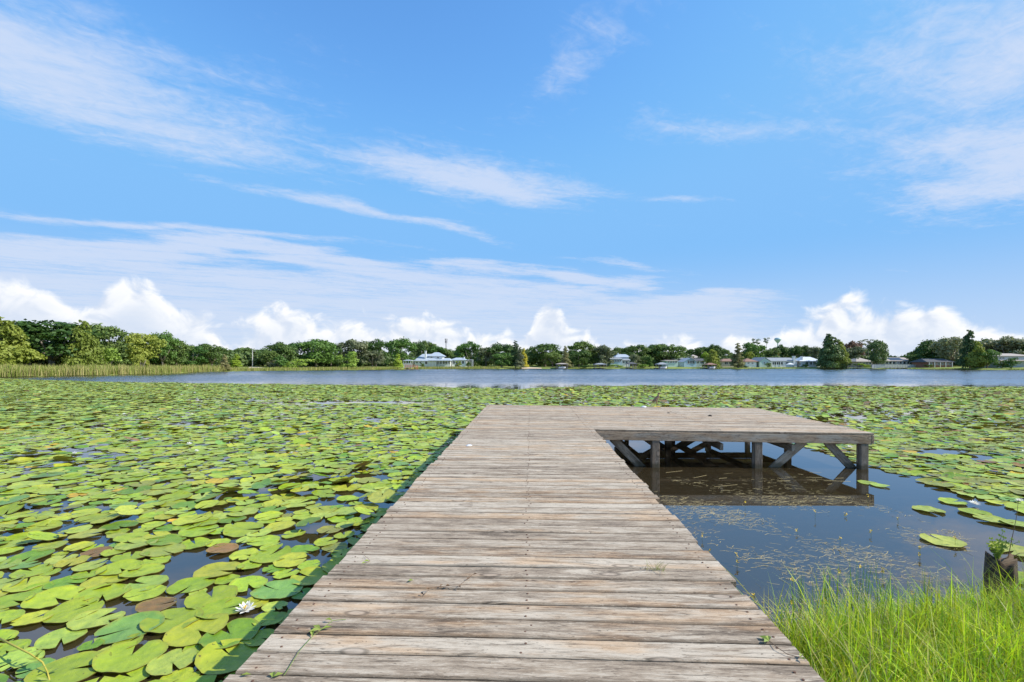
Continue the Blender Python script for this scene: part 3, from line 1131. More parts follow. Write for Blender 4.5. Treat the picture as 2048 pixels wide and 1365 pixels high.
by_label = {}
for o, p in solo_list:
    t = TN[p[7]]
    sz = 'large' if p[3] > 0.205 else ('small' if p[3] < 0.135 else '')
    if max(abs(p[5]), abs(p[6])) > 0.16:
        sz += ' tilted'
    a = p[4] % (2 * math.pi)
    nd = ['rightward', 'away', 'leftward', 'nearward'][int(((a + math.pi / 4) % (2 * math.pi)) // (math.pi / 2))]
    lab = ' '.join(f"{sz} {t} lily pad with notch {nd} {pad_place(p)}".split())
    by_label.setdefault(lab, []).append((o, p))
ORD = ['nearest', 'second', 'third', 'fourth', 'fifth', 'sixth', 'seventh', 'eighth', 'ninth', 'tenth']
for lab, lst in by_label.items():
    lst.sort(key=lambda q: q[1][1])
    for k, (o, p) in enumerate(lst):
        tag(o, lab if len(lst) == 1 else f"{ORD[min(k, 7)]} {lab}", 'lily pad', 'lily pads around the dock')

# ------------------------------------------------------------------ water lilies
def petal_mesh(L, w, lift, n=4):
    V, Fq = [], []
    prof = [0.35, 0.85, 1.0, 0.7, 0.0]
    for i, pf in enumerate(prof):
        t = i / (len(prof) - 1)
        xx = L * t * math.cos(lift * (0.6 + 0.4 * t))
        zz = L * t * math.sin(lift * (0.6 + 0.4 * t))
        ww = w * pf / 2
        V += [(xx, -ww, zz + 0.12 * ww), (xx, 0, zz - 0.1 * ww), (xx, ww, zz + 0.12 * ww)]
    for i in range(len(prof) - 1):
        for j in range(2):
            a = i * 3 + j
            Fq.append((a, a + 1, a + 4, a + 3))
    return mesh_np('petal', V, [np.array(Fq)], M_PETAL, smooth=True)


PET = [petal_mesh(0.078, 0.026, 0.30), petal_mesh(0.070, 0.024, 0.75), petal_mesh(0.055, 0.020, 1.12)]


def big_lily(pxx, pyy, sc, label):
    x, y = water_pt(pxx, pyy)
    r = empty('water_lily', (x, y, 0.022), (0.12, -0.1, rng.uniform(0, 6)))
    r.scale = (sc, sc, sc)
    tag(r, label, 'flower', 'white water lilies')
    for lay, (cnt, off) in enumerate([(9, 0), (8, 0.35), (6, 0.1)]):
        for k in range(cnt):
            o = bpy.data.objects.new('petal', PET[lay])
            o.rotation_euler = (0, rng.normal(0, 0.06), 2 * math.pi * k / cnt + off + rng.normal(0, 0.06))
            link(o, r)
    mb = MB()
    for k in range(26):
        a, q = rng.uniform(0, 6.28), rng.uniform(0.1, 1) * 0.018
        mb.beam((q * 0.6 * math.cos(a), q * 0.6 * math.sin(a), 0.004), (q * math.cos(a), q * math.sin(a), 0.030), 0.003, 0.003)
    mb.build('stamens', M_YELLOW, r)


big_lily(491, 1226, 1.05, 'large open white water lily with yellow centre near the dock edge')
big_lily(1949, 1012, 1.0, 'open white water lily on pads right of the platform corner')
big_lily(1700, 897, 0.95, 'white water lily just right of the platform corner post')
big_lily(2040, 1006, 0.8, 'white water lily at the right rim of the photo')


def small_lily_mesh(seed):
    r_ = np.random.default_rng(seed)
    V, T = [], []
    for lay, (cnt, L, lf) in enumerate([(7, 0.075, 0.35), (6, 0.065, 0.85), (4, 0.05, 1.25)]):
        for k in range(cnt):
            a = 2 * math.pi * k / cnt + lay * 0.4 + r_.normal(0, 0.1)
            ca_, sa_ = math.cos(a), math.sin(a)
            b = len(V)
            for (t, wv) in ((0, 0.006), (0.55, 0.014)):
                rr, zz = L * t * math.cos(lf), L * t * math.sin(lf)
                V.append((rr * ca_ - wv * sa_, rr * sa_ + wv * ca_, zz))
                V.append((rr * ca_ + wv * sa_, rr * sa_ - wv * ca_, zz))
            rr, zz = L * math.cos(lf), L * math.sin(lf)
            V.append((rr * ca_, rr * sa_, zz))
            T += [(b, b + 1, b + 3), (b, b + 3, b + 2), (b + 2, b + 3, b + 4)]
    return mesh_np('water_lily', V, [np.array(T)], M_PETAL)


SML = [small_lily_mesh(i) for i in range(5)]
cnt = 0
cand = [i for i in range(len(pads)) if pads[i][1] > 6.5 and abs(pads[i][0]) < pads[i][1] * 1.07]
rng.shuffle(cand)
nl = nr = 0
for i in cand:
    p = pads[i]
    right = p[0] > 1.5
    if right and nr >= 150 or (not right) and nl >= 110:
        continue
    if rng.random() > (p[1] / 42.0) ** 0.7:
        continue
    o = bpy.data.objects.new('water_lily', SML[int(rng.integers(0, 5))])
    s = rng.uniform(0.7, 1.15)
    o.location = (p[0] + 0.10, p[1] - 0.12, 0.035)
    o.rotation_euler = (rng.normal(0, 0.2), rng.normal(0, 0.2), rng.uniform(0, 6))
    o.scale = (s, s, s)
    link(o)
    if right:
        nr += 1
        where = 'near' if p[1] < 14 else ('halfway out' if p[1] < 28 else 'far out')
        where += ' among the pads right of the dock' if 1024 + F * p[0] / p[1] > 1500 else ' among the pads behind the platform'
    else:
        nl += 1
        where = 'near' if p[1] < 14 else ('halfway out' if p[1] < 28 else 'far out')
        where += ' among the pads at the far left' if 1024 + F * p[0] / p[1] < 480 else ' among the pads left of the dock'
    tag(o, 'small white water lily ' + where, 'flower', 'small white water lilies ' + where)

# ------------------------------------------------------------------ foreground grass and weeds
def blades(name, roots, hts, lean_dir, lean, width, tint, mat, bend=1.0):
    n = len(roots)
    lv = np.array([0.0, 0.4, 0.75, 1.0])
    side = np.stack([-np.sin(lean_dir + rng.normal(0, 0.9, n)), np.cos(lean_dir + rng.normal(0, 0.9, n)), np.zeros(n)], 1)
    fwd = np.stack([np.cos(lean_dir), np.sin(lean_dir), np.zeros(n)], 1)
    V = np.zeros((n, 7, 3))
    for k, t in enumerate(lv):
        c = roots + fwd * (lean * hts * t ** (1 + bend))[:, None] + np.array([0, 0, 1.0]) * (hts * (t - 0.25 * np.minimum(lean, 1.2) * t ** 2))[:, None]
        if k < 3:
            wv = (width * (1 - 0.55 * t) / 2)[:, None]
            V[:, 2 * k] = c - side * wv
            V[:, 2 * k + 1] = c + side * wv
        else:
            V[:, 6] = c
    b = (np.arange(n) * 7)[:, None]
    Q = np.concatenate([b + np.array([[0, 1, 3, 2]]), b + np.array([[2, 3, 5, 4]])])
    T = b + np.array([[4, 5, 6]])
    me = mesh_np(name, V.reshape(-1, 3), [Q, T], mat, tint=np.repeat(tint, 7, 0))
    o = bpy.data.objects.new(name, me)
    return link(o)


n = 60000
gx = rng.uniform(1.27, 6.0, n * 3)
gyy = np.array([bank_edge(x) for x in gx]) - rng.gamma(1.6, 0.55, n * 3) + 0.22
u_ = gx * UX.x + gyy * UX.y
clump = np.sin(gx * 5.1 + 1.3 * np.sin(gyy * 4.0)) * np.sin(gyy * 5.7 + gx)
keep = (u_ > U1 + 0.03) & (gyy > 0.9) & (rng.random(n * 3) < 0.70 + 0.30 * clump)
edge_thin = np.array([bank_edge(x) for x in gx]) - gyy
keep &= ~((edge_thin < 0.12) & (rng.random(n * 3) < 0.72))
keep &= ~((u_ < U1 + 0.35) & (rng.random(n * 3) < 0.45))
gx, gyy = gx[keep][:n], gyy[keep][:n]
n = len(gx)
dedge = np.array([bank_edge(x) for x in gx]) - gyy
gz = np.interp(-dedge, [-3.5, -1.6, -0.8, -0.35, 0, 0.35], [0.22, 0.14, 0.08, 0.02, -0.06, -0.25])
patchy = 0.5 + 0.5 * np.sin(gx * 2.1 + 0.8) * np.sin(gyy * 2.7 + 2)
patchy2 = 0.5 + 0.5 * np.sin(gx * 4.3 + 2.0 * np.sin(gyy * 3.1)) * np.sin(gyy * 5.2 + gx * 1.7)
ht = rng.gamma(4, 0.055, n) * (0.70 + 0.45 * patchy) + 0.05
ht *= np.interp(np.hypot(gx - 4.28, gyy - 4.0), [0.15, 0.6], [0.45, 1.0])
ht = np.clip(ht, 0.07, 0.62)
tn = np.array([(0.56, 0.68, 0.05)]) * rng.uniform(0.45, 1.3, (n, 1)) * (1 + rng.normal(0, 0.09, (n, 3)))
dry = rng.random(n) < np.where((gx * UX.x + gyy * UX.y) < U1 + 0.45, 0.40, 0.17)
tn[dry] = np.array((0.52, 0.46, 0.22)) * rng.uniform(0.7, 1.2, (dry.sum(), 1))
tn *= (0.72 + 0.5 * patchy2)[:, None]
dk = rng.random(n) < 0.14
tn[dk] = np.array((0.17, 0.31, 0.03)) * rng.uniform(0.8, 1.2, (dk.sum(), 1))
ld = rng.uniform(0, 6.28, n)
o = blades('bank_grass', np.stack([gx, gyy, gz], 1), ht, ld, np.abs(rng.normal(0.45, 0.38, n)), rng.uniform(0.003, 0.0085, n), tn, M_GRASS)
tag(o, 'tall bright green grass on the bank right of the dock', 'grass', kind='stuff')

# upright sedge clumps standing in the shallow water
for k, (a, b, hh, lab) in enumerate([(1603, 1205, 0.33, 'lone thin green sedge tuft in water nearest the dock'), (1660, 1215, 0.42, 'thin green sedge tuft in the water second from the dock'),
                                     (1703, 1222, 0.46, 'tall green sedge tuft in the water with fine pointed blades'), (1728, 1215, 0.47, 'tallest green sedge tuft in the pool before the grass'),
                                     (1770, 1215, 0.28, 'short dark sedge tuft in the water beside the grass'), (1850, 1200, 0.30, 'short green sedge tuft in the water left of the stump')]):
    x, y = water_pt(a, b)
    q = 16
    o = blades('sedge_tuft', np.stack([x + rng.normal(0, 0.018, q), y + rng.normal(0, 0.018, q), np.full(q, -0.25)], 1), rng.uniform(0.6, 1.0, q) * hh + 0.25,
               rng.uniform(0, 6.28, q), np.abs(rng.normal(0.08, 0.06, q)), np.full(q, 0.006), np.array([(0.13, 0.25, 0.03)]) * rng.uniform(0.7, 1.2, (q, 1)), M_GRASS)
    tag(o, lab, 'plant', 'sedge tufts in the pool')

# submerged weed strands just under the surface right of the dock
M_WEED = plain('water_weed', (0.40, 0.32, 0.16), 0.9, 0.3, 2.0, 0.1)
q = 44000
wx = rng.uniform(1.3, 5.2, q)
wy = rng.uniform(3.6, 8.3, q)
cl = np.sin(wx * 1.9 + 0.7 + np.sin(wy * 1.7)) * np.sin(wy * 2.2 + 0.6 * wx + 2.0) + 0.45 * np.sin(wx * 5 + wy * 3.0) + rng.normal(0, 0.35, q)
pxw = 1024 + F * wx / wy
keep = (cl > 0.38) & ((wy < 7.1) | (rng.random(q) < 0.22)) & (pxw < 1940) & (wx * UX.x + wy * UX.y > U1 + 0.1)
wx, wy = wx[keep], wy[keep]
q = len(wx)
mV, mF = [], []
for i in range(q):
    a = rng.normal(-0.15, 0.75)
    L = rng.gamma(2.2, 0.026)
    w_ = rng.uniform(0.0007, 0.0022)
    z = rng.uniform(-0.035, -0.002) if rng.random() < 0.72 else rng.uniform(0.001, 0.005)
    d = np.array((math.cos(a), math.sin(a)))
    s_ = np.array((-d[1], d[0])) * w_
    c = np.array((wx[i], wy[i]))
    bendv = np.array((-d[1], d[0])) * rng.normal(0, 0.02)
    b = len(mV)
    for t, off in ((-0.5, 0), (0, 1), (0.5, 0)):
        pp = c + d * L * t + bendv * off
        mV += [(*(pp - s_), z), (*(pp + s_), z + 0.001)]
    mF += [(b, b + 1, b + 3, b + 2), (b + 2, b + 3, b + 5, b + 4)]
# the strands under the platform edge, brown and longer
for i in range(120):
    x, y = rng.uniform(2.0, 6.4), rng.uniform(7.3, 8.9)
    if x > 6.6 * (y / 9):
        continue
    a = rng.normal(0, 0.6)
    L = rng.gamma(3, 0.07)
    z = rng.uniform(-0.05, 0.004)
    d = np.array((math.cos(a), math.sin(a)))
    s_ = np.array((-d[1], d[0])) * 0.0022
    b = len(mV)
    for t in (-0.5, 0.5):
        pp = np.array((x, y)) + d * L * t
        mV += [(*(pp - s_), z), (*(pp + s_), z + 0.002)]
    mF += [(b, b + 1, b + 3, b + 2)]
o = bpy.data.objects.new('water_weed', mesh_np('water_weed', mV, [np.array(mF)], M_WEED))
link(o)
tag(o, 'tangled brown water weed floating in the clear pool right of the dock', 'water weed', kind='stuff')

# yellow bladderwort flowers on thin stalks
BLD = [(1490, 1004, 0.09), (1630, 1022, 0.10), (1404, 1068, 0.07), (1419, 1099, 0.05), (1472, 1108, 0.10), (1475, 1122, 0.06), (1594, 1060, 0.05), (1680, 1076, 0.08), (1742, 1062, 0.06), (1796, 1036, 0.06), (1840, 1095, 0.09), (1838, 1108, 0.06),
       (1678, 1140, 0.10), (1720, 1132, 0.09), (1765, 1138, 0.08), (1585, 1158, 0.10), (1910, 1075, 0.10), (1650, 1200, 0.10), (1585, 1205, 0.09), (1825, 1185, 0.12), (1735, 990, 0.08), (1692, 1028, 0.04), (1508, 1190, 0.1)]
bf = MB()
for k in range(4):
    a = k * 1.6
    c, s_ = math.cos(a), math.sin(a)
    bf.add([(0, 0, 0.0), (0.011 * c - 0.006 * s_, 0.011 * s_ + 0.006 * c, 0.004), (0.016 * c, 0.016 * s_, 0.010), (0.011 * c + 0.006 * s_, 0.011 * s_ - 0.006 * c, 0.004)], [(0, 3, 2, 1)])
BFM = bf.mesh('blossom', M_YELLOW)
seen_b = {}
for k, (a, b, hh) in enumerate(sorted(BLD)):
    yb = CH * F / (b - HZ)
    # root: the stalk foot on the water straight below the blossom
    y = (CH - hh) * F / (b - HZ)
    x = X_at(a, y)
    r = empty('bladderwort', (x, y, 0))
    near = 'beside the dock edge' if a < 1500 else ('in front of the platform' if b < 1045 else ('in front of the grass' if b > 1130 else 'in the middle of the pool'))
    seen_b[near] = seen_b.get(near, 0) + 1
    tag(r, f'{ORD[seen_b[near] - 1]} tiny yellow bladderwort flower from the left {near}'.replace('nearest', 'leftmost').replace('leftmost tiny yellow bladderwort flower from the left', 'leftmost tiny yellow bladderwort flower'), 'flower', 'yellow bladderwort flowers in the pool')
    mb = MB()
    mb.tube([(0, 0, -0.05), (0.004, 0.002, hh * 0.5), (0, 0, hh)], [0.0016, 0.0014, 0.0012], 5)
    mb.build('stalk', M_STEM, r)
    for j in range(2):
        o = bpy.data.objects.new('blossom', BFM)
        o.location = (rng.normal(0, 0.004), rng.normal(0, 0.004), hh - 0.018 * j)
        o.rotation_euler = (rng.normal(0, 0.5) + 0.6, rng.normal(0, 0.4), rng.uniform(0, 6))
        link(o, r)

# old piling with a fern on top
SY = 4.15
SXc = X_at(2003, SY)
zt_ = Z_at(1118, SY)
stump = empty('piling_stump', (SXc, SY, 0))
tag(stump, 'old dark wooden piling stump standing in the grass at right', 'stump')
M_STUMP = wood_mat('rotten_piling_wood', (0.11, 0.08, 0.05), (0.06, 0.043, 0.028), (0.018, 0.013, 0.009))
V, Fq = [], []
NS = 26
for k in range(6):
    z = -0.8 + (zt_ + 0.8) * k / 5
    for j in range(NS):
        t = 2 * math.pi * j / NS
        r = 0.108 * (1 + 0.07 * math.sin(3 * t + 1) + 0.05 * math.sin(7 * t) + 0.035 * math.sin(11 * t + 1) + rng.normal(0, 0.014)) * (1.0 if k < 5 else 0.90)
        V.append((r * math.cos(t), r * math.sin(t), z + (0.03 * math.sin(2 * t + 2) + 0.015 * math.sin(7 * t) + rng.normal(0, 0.014) if k == 5 else 0)))
V.append((0, 0, zt_ - 0.03))
for k in range(5):
    for j in range(NS):
        Fq.append((k * NS + j, k * NS + (j + 1) % NS, (k + 1) * NS + (j + 1) % NS, (k + 1) * NS + j))
Tq = [(5 * NS + j, 5 * NS + (j + 1) % NS, 6 * NS) for j in range(NS)]
link(bpy.data.objects.new('trunk_section', mesh_np('trunk_section', V, [np.array(Fq), np.array(Tq)], M_STUMP, smooth=True)), stump)

fern = empty('fern', (SXc - 0.04, SY, zt_ - 0.02))
tag(fern, 'small yellow green fern growing on top of the piling stump', 'fern')
for k in range(9):
    a = rng.uniform(0, 6.28)
    L = rng.uniform(0.14, 0.26)
    ln = rng.uniform(0.15, 0.7)
    mb = MB()
    pts = [Vector((ln * L * t * t * math.cos(a), ln * L * t * t * math.sin(a), L * t)) for t in np.linspace(0, 1, 7)]
    mb.tube(pts, [0.002] * 7, 4)
    for i in range(1, 7):
        for s_ in (-1, 1):
            wdt = 0.034 * math.sin(math.pi * (i + 0.5) / 7.6)
            dv = Vector((-math.sin(a), math.cos(a), 0.3)) * s_ * wdt
            e = Vector((0.3 * math.cos(a), 0.3 * math.sin(a), 1)) * 0.011
            mb.add([pts[i], pts[i] + dv * 0.5 - e, pts[i] + dv, pts[i] + dv * 0.5 + e], [(0, 1, 2, 3)])
    mb.build('frond', M_GREENLEAF, fern)
tw = MB()
tw.tube([(0.05, 0, -0.03), (0.11, 0.02, 0.16), (0.16, 0.03, 0.34), (0.18, 0.03, 0.5)], [0.003, 0.003, 0.002, 0.0015], 5)
tw.tube([(0.06, 0, 0.0), (0.16, 0.0, 0.05), (0.30, 0.02, 0.04)], [0.003, 0.0025, 0.0015], 5)
o = tw.build('dry_twig', M_DRY, None, False, (SXc, SY, zt_))
tag(o, 'thin dry twig rising from the piling stump', 'twig')

# ------------------------------------------------------------------ litter on the deck
def on_deck(pxx, pyy):
    """world point on the deck top for a photo pixel"""
    d = Vector(((pxx - 1024) / F, 1, -(pyy - HZ) / F))
    nrm = Vector((0, 0, 1))
    mtx = Matrix.Translation((0, 0, DECK0)) @ Matrix.Rotation(-YAW, 4, 'Z') @ Matrix.Rotation(PITCH, 4, 'X')
    nw = (mtx.to_3x3() @ nrm)
    p0 = mtx @ Vector((0, 0, 0.004))
    c = Vector((0, 0, CH))
    t = (p0 - c).dot(nw) / d.dot(nw)
    p = c + d * t
    u = p.x * UX.x + p.y * UX.y
    if p.y > 9.0:
        p.z += zdrop(u)
    return p


def sprig(name, label, cat, pix, mat_stem, mat_leaf, leaves, rad=0.0016, lift=0.008):
    """a stem lying on the planks through photo points with leaves at some of them"""
    pts = [on_deck(a, b) for a, b in pix]
    r = empty(name, pts[0])
    tag(r, label, cat)
    mb = MB()
    rel = [p - pts[0] + Vector((0, 0, lift * (0.3 + math.sin(i * 1.3) ** 2))) for i, p in enumerate(pts)]
    mb.tube(rel, [rad] * len(rel), 5)
    mb.build('stem', mat_stem, r)
    for (i, L, w, a) in leaves:
        m2 = MB()
        c, s_ = math.cos(a), math.sin(a)
        m2.add([(0, 0, 0), (L * .5 * c - w * s_, L * .5 * s_ + w * c, 0.008), (L * c, L * s_, 0.003), (L * .5 * c + w * s_, L * .5 * s_ - w * c, 0.010), (L * .5 * c, L * .5 * s_, 0.002)],
               [(0, 4, 1), (1, 4, 2), (2, 4, 3), (3, 4, 0)])
        m2.build('leaf', mat_leaf, r, False, rel[i])
    return r


sprig('green_sprig', 'long pale green sprig with leaves lying near the dock left edge', 'sprig', [(568, 1352), (600, 1305), (625, 1275), (642, 1262), (665, 1245), (692, 1240)], M_STEM, M_GREENLEAF,
      [(3, 0.06, 0.012, 2.6), (3, 0.055, 0.012, 3.6), (2, 0.05, 0.01, 2.0), (3, 0.05, 0.01, 0.4), (4, 0.04, 0.007, 3.0)])
sprig('dry_sprig', 'brittle dark brown weed sprig lying across the middle planks', 'sprig', [(848, 1192), (860, 1182), (880, 1176), (900, 1175), (916, 1178), (932, 1162), (945, 1155)], M_DRY, M_DRY,
      [(0, 0.03, 0.005, 2.5), (1, 0.03, 0.006, 4.0), (2, 0.025, 0.007, 1.0), (3, 0.025, 0.008, 3.5), (4, 0.025, 0.008, 5.5), (5, 0.035, 0.007, 0.8), (6, 0.03, 0.006, 0.2)], 0.0014, 0.012)
sprig('creeping_vine', 'thin vine with two green leaves at the dock right edge', 'vine', [(1538, 1283), (1555, 1300), (1575, 1311), (1600, 1318), (1606, 1312)], M_DRY, M_GREENLEAF,
      [(0, 0.045, 0.014, 2.3), (0, 0.04, 0.013, 1.2), (0, 0.035, 0.011, 3.6), (3, 0.03, 0.009, 0.7), (3, 0.025, 0.008, 5.0)])
sprig('fallen_leaf', 'single small pale green leaf on the planks left of the dry sprig', 'leaf', [(815, 1164), (820, 1165)], M_STEM, M_GREENLEAF, [(0, 0.035, 0.012, 0.3)], 0.001)
sprig('fallen_leaf', 'curled yellow green leaf at the bottom left of the dock', 'leaf', [(545, 1356), (551, 1357)], M_STEM, M_GREENLEAF, [(0, 0.04, 0.014, 0.5), (0, 0.03, 0.012, 2.0)], 0.001)
sprig('fallen_leaf', 'slim green leaf near the bottom left corner of the dock', 'leaf', [(480, 1353), (486, 1353)], M_STEM, M_GREENLEAF, [(0, 0.045, 0.008, 0.1)], 0.001)
sprig('dry_sprig', 'small green and brown sprig near the dock left edge', 'sprig', [(728, 1112), (736, 1120), (740, 1124), (732, 1128)], M_DRY, M_GREENLEAF, [(2, 0.04, 0.009, 3.4), (3, 0.03, 0.007, 3.8)], 0.001)
# grass tuft growing from a gap
p = on_deck(1310, 1140)
q = 34
hh = rng.uniform(0.04, 0.10, q)
o = blades('grass_tuft', np.stack([p.x + rng.normal(0, 0.03, q), p.y + rng.normal(0, 0.008, q), np.full(q, p.z - 0.012)], 1), hh, rng.uniform(0, 6.28, q), np.abs(rng.normal(0.8, 0.5, q)), np.full(q, 0.003),
           np.where(rng.random((q, 1)) < 0.5, np.array([(0.40, 0.33, 0.16)]), np.array([(0.22, 0.29, 0.06)])), M_GRASS)
tag(o, 'half dry grass tuft sprouting between the dock planks', 'grass tuft')


def clod(pxx, pyy, s, mat, name, label, cat):
    p = on_deck(pxx, pyy)
    V, T = [], []
    N = 9
    for k, (rr, z) in enumerate([(1.0, 0), (0.85, 0.4), (0.4, 0.75)]):
        for j in range(N):
            t = 2 * math.pi * j / N
            q = s * rr * (1 + rng.normal(0, 0.18))
            V.append((q * 1.5 * math.cos(t), q * math.sin(t), z * s * 0.9))
    V.append((0, 0, s * 0.75))
    Q = [(k * N + j, k * N + (j + 1) % N, (k + 1) * N + (j + 1) % N, (k + 1) * N + j) for k in range(2) for j in range(N)]
    T = [(2 * N + j, 2 * N + (j + 1) % N, 3 * N) for j in range(N)]
    o = bpy.data.objects.new(name, mesh_np(name, V, [np.array(Q), np.array(T)], mat))
    o.location = p
    link(o)
    tag(o, label, cat)


M_DARK = plain('dark_dung', (0.02, 0.018, 0.016), 0.9)
M_PALE = plain('pale_chip', (0.55, 0.57, 0.6), 0.8)
clod(1420, 828, 0.035, M_DARK, 'dark_clod', 'dark clod of dung on the platform planks, larger of two', 'dung')
clod(1337, 823, 0.022, M_DARK, 'dark_clod', 'dark clod of dung on the platform below the bird, smaller of two', 'dung')
clod(1287, 812, 0.06, M_PALE, 'pale_scrap', 'flat pale grey scrap on the platform far edge left of the bird', 'scrap')
clod(938, 892, 0.03, M_PALE, 'pale_scrap', 'small white scrap lying at the dock left edge', 'scrap')

# ------------------------------------------------------------------ the bird on the far platform edge
bp = on_deck(1313, 811)
bird = empty('wading_bird', bp, (0, 0, 0))
tag(bird, 'small brown wading bird standing on the far edge of the platform', 'bird')


def bird_mat():
    m, gg, out = new_mat('bird_plumage')
    t = gg.node('ShaderNodeTexCoord')
    x, y, z = gg.xyz(t.outputs['Object'])
    st = gg.noise(gg.vec(gg.m('MULTIPLY', x, 60.0), gg.m('MULTIPLY', y, 60.0), gg.m('MULTIPLY', z, 12.0)), 1.0, 3, 0.6)
    c = gg.ramp(st, [(0.35, (0.10, 0.065, 0.045)), (0.5, (0.23, 0.15, 0.10)), (0.66, (0.42, 0.31, 0.19))])
    c = gg.mix(gg.step(z, 0.165, 0.145), c, (0.36, 0.28, 0.10))
    principled(gg, out, c, 0.75, 0.2)
    return m


M_BIRD = bird_mat()
bv = [(-0.10, 0.02, 0.13), (-0.06, 0.01, 0.185), (0.0, 0, 0.235), (0.045, -0.01, 0.285), (0.05, -0.015, 0.335), (0.035, -0.015, 0.375), (0.065, -0.02, 0.392), (0.105, -0.028, 0.388), (0.155, -0.04, 0.378),
      (-0.01, -0.03, 0.18), (0.005, -0.035, 0.09), (0.0, -0.035, 0.008), (0.045, -0.04, 0.004), (-0.01, 0.03, 0.18), (0.02, 0.035, 0.09), (0.015, 0.035, 0.008), (0.06, 0.035, 0.004)]
be = [(0, 1), (1, 2), (2, 3), (3, 4), (4, 5), (5, 6), (6, 7), (7, 8), (2, 9), (9, 10), (10, 11), (11, 12), (2, 13), (13, 14), (14, 15), (15, 16)]
br = [0.016, 0.052, 0.072, 0.046, 0.026, 0.021, 0.030, 0.013, 0.004, 0.026, 0.007, 0.006, 0.006, 0.026, 0.007, 0.006, 0.006]
bme = bpy.data.meshes.new('body')
bme.from_pydata(bv, be, [])
bme.materials.append(M_BIRD)
bo = bpy.data.objects.new('body', bme)
link(bo, bird)
sk = bo.modifiers.new('skin', 'SKIN')
for i, rr in enumerate(br):
    sv = bme.skin_vertices[0].data[i]
    sv.radius = (rr, rr)
    sv.use_root = (i == 2)
ss = bo.modifiers.new('smooth', 'SUBSURF')
ss.levels = ss.render_levels = 2
wgm = MB()
for s_ in (-1, 1):
    wgm = MB()
    wgm.add([(0.03, s_ * 0.062, 0.275), (-0.03, s_ * 0.078, 0.235), (-0.10, s_ * 0.055, 0.165), (-0.145, s_ * 0.02, 0.115), (-0.07, s_ * 0.068, 0.155), (0.0, s_ * 0.072, 0.195)], [(0, 1, 5), (1, 2, 4), (2, 3, 4), (1, 4, 5)])
    wo_ = wgm.build('wing', M_BIRD, bird)
    sd = wo_.modifiers.new('thick', 'SOLIDIFY')
    sd.thickness = 0.01

# ------------------------------------------------------------------ far shore: trees
def land_z(pxx, Y):
    return ground_z(Y - shore(pxx))


def leaf_quads(centres, normals, size, r_):
    n = len(centres)
    nn = normals + r_.normal(0, 0.55, (n, 3))
    nn /= np.linalg.norm(nn, axis=1, keepdims=True) + 1e-9
    a = np.cross(nn, r_.normal(0, 1, (n, 3)))
    a /= np.linalg.norm(a, axis=1, keepdims=True) + 1e-9
    b = np.cross(nn, a)
    s = (size * r_.uniform(0.55, 1.35, n))[:, None]
    a, b = a * s, b * s * r_.uniform(0.5, 1.0, (n, 1))
    V = np.stack([centres - a - b * 0.4, centres + a * 0.2 - b, centres + a + b * 0.4, centres - a * 0.2 + b], 1).reshape(-1, 3)
    Q = (np.arange(n) * 4)[:, None] + np.array([[0, 1, 2, 3]])
    return V, Q


def clump_cloud(blobs, per, size, r_):
    C, N = [], []
    for (c, rad) in blobs:
        c, rad = np.array(c), np.array(rad)
        n = max(8, int(per * (rad[0] * rad[2])))
        d = r_.normal(0, 1, (n, 3))
        d /= np.linalg.norm(d, axis=1, keepdims=True)
        d[:, 2] = np.where((d[:, 2] < -0.4), -d[:, 2], d[:, 2])
        rr = np.abs(r_.normal(0.88, 0.2, (n, 1)))
        C.append(c + d * rad * rr)
        N.append(d + np.array((0, 0, 0.25)))
    return leaf_quads(np.concatenate(C), np.concatenate(N), size, r_)


def oak_blobs(r_, w=1.0, spread=1.0):
    """unit oak: height 1, half width 0.55"""
    B = []
    for k in range(46):
        a = r_.uniform(0, 6.28)
        q = math.sqrt(r_.uniform(0, 1)) * 0.42
        top = 0.87 - 1.1 * q * q - 0.07 * r_.random()
        z = r_.uniform(0.16, top) if k % 5 < 3 else top
        s = r_.uniform(0.065, 0.165)
        B.append(((q * math.cos(a) * 1.05, q * math.sin(a) * 1.05, z), (s * 1.15, s * 1.15, s * 0.85)))
    return B


def cyp_blobs(r_, slim=0.2):
    B = []
    for k in range(50):
        z = 0.06 + 0.90 * (k + r_.random() * 0.8) / 50
        hw = slim * (1 - z) ** 0.62 + 0.016
        a = r_.uniform(0, 6.28)
        q = hw * r_.uniform(0.35, 1.0)
        s = max(0.03, hw * 0.5)
        B.append(((q * math.cos(a), q * math.sin(a), z), (s * 1.15, s * 1.15, s * 0.6)))
    return B


def cone_blobs(r_):
    return cyp_blobs(r_, 0.40)


def shrub_blobs(r_):
    B = []
    for k in range(12):
        a = r_.uniform(0, 6.28)
        q = math.sqrt(r_.uniform(0, 1)) * 0.38
        z = r_.uniform(0.12, 0.82 - 0.9 * q * q)
        s = r_.uniform(0.13, 0.2)
        B.append(((q * math.cos(a), q * math.sin(a), z), (s, s, s * 0.9)))
    return B


def pine_blobs(r_):
    B = []
    for k in range(8):
        a = r_.uniform(0, 6.28)
        q = r_.uniform(0.02, 0.13)
        B.append(((q * math.cos(a), q * math.sin(a), r_.uniform(0.76, 0.97)), (0.06, 0.06, 0.028)))
    return B


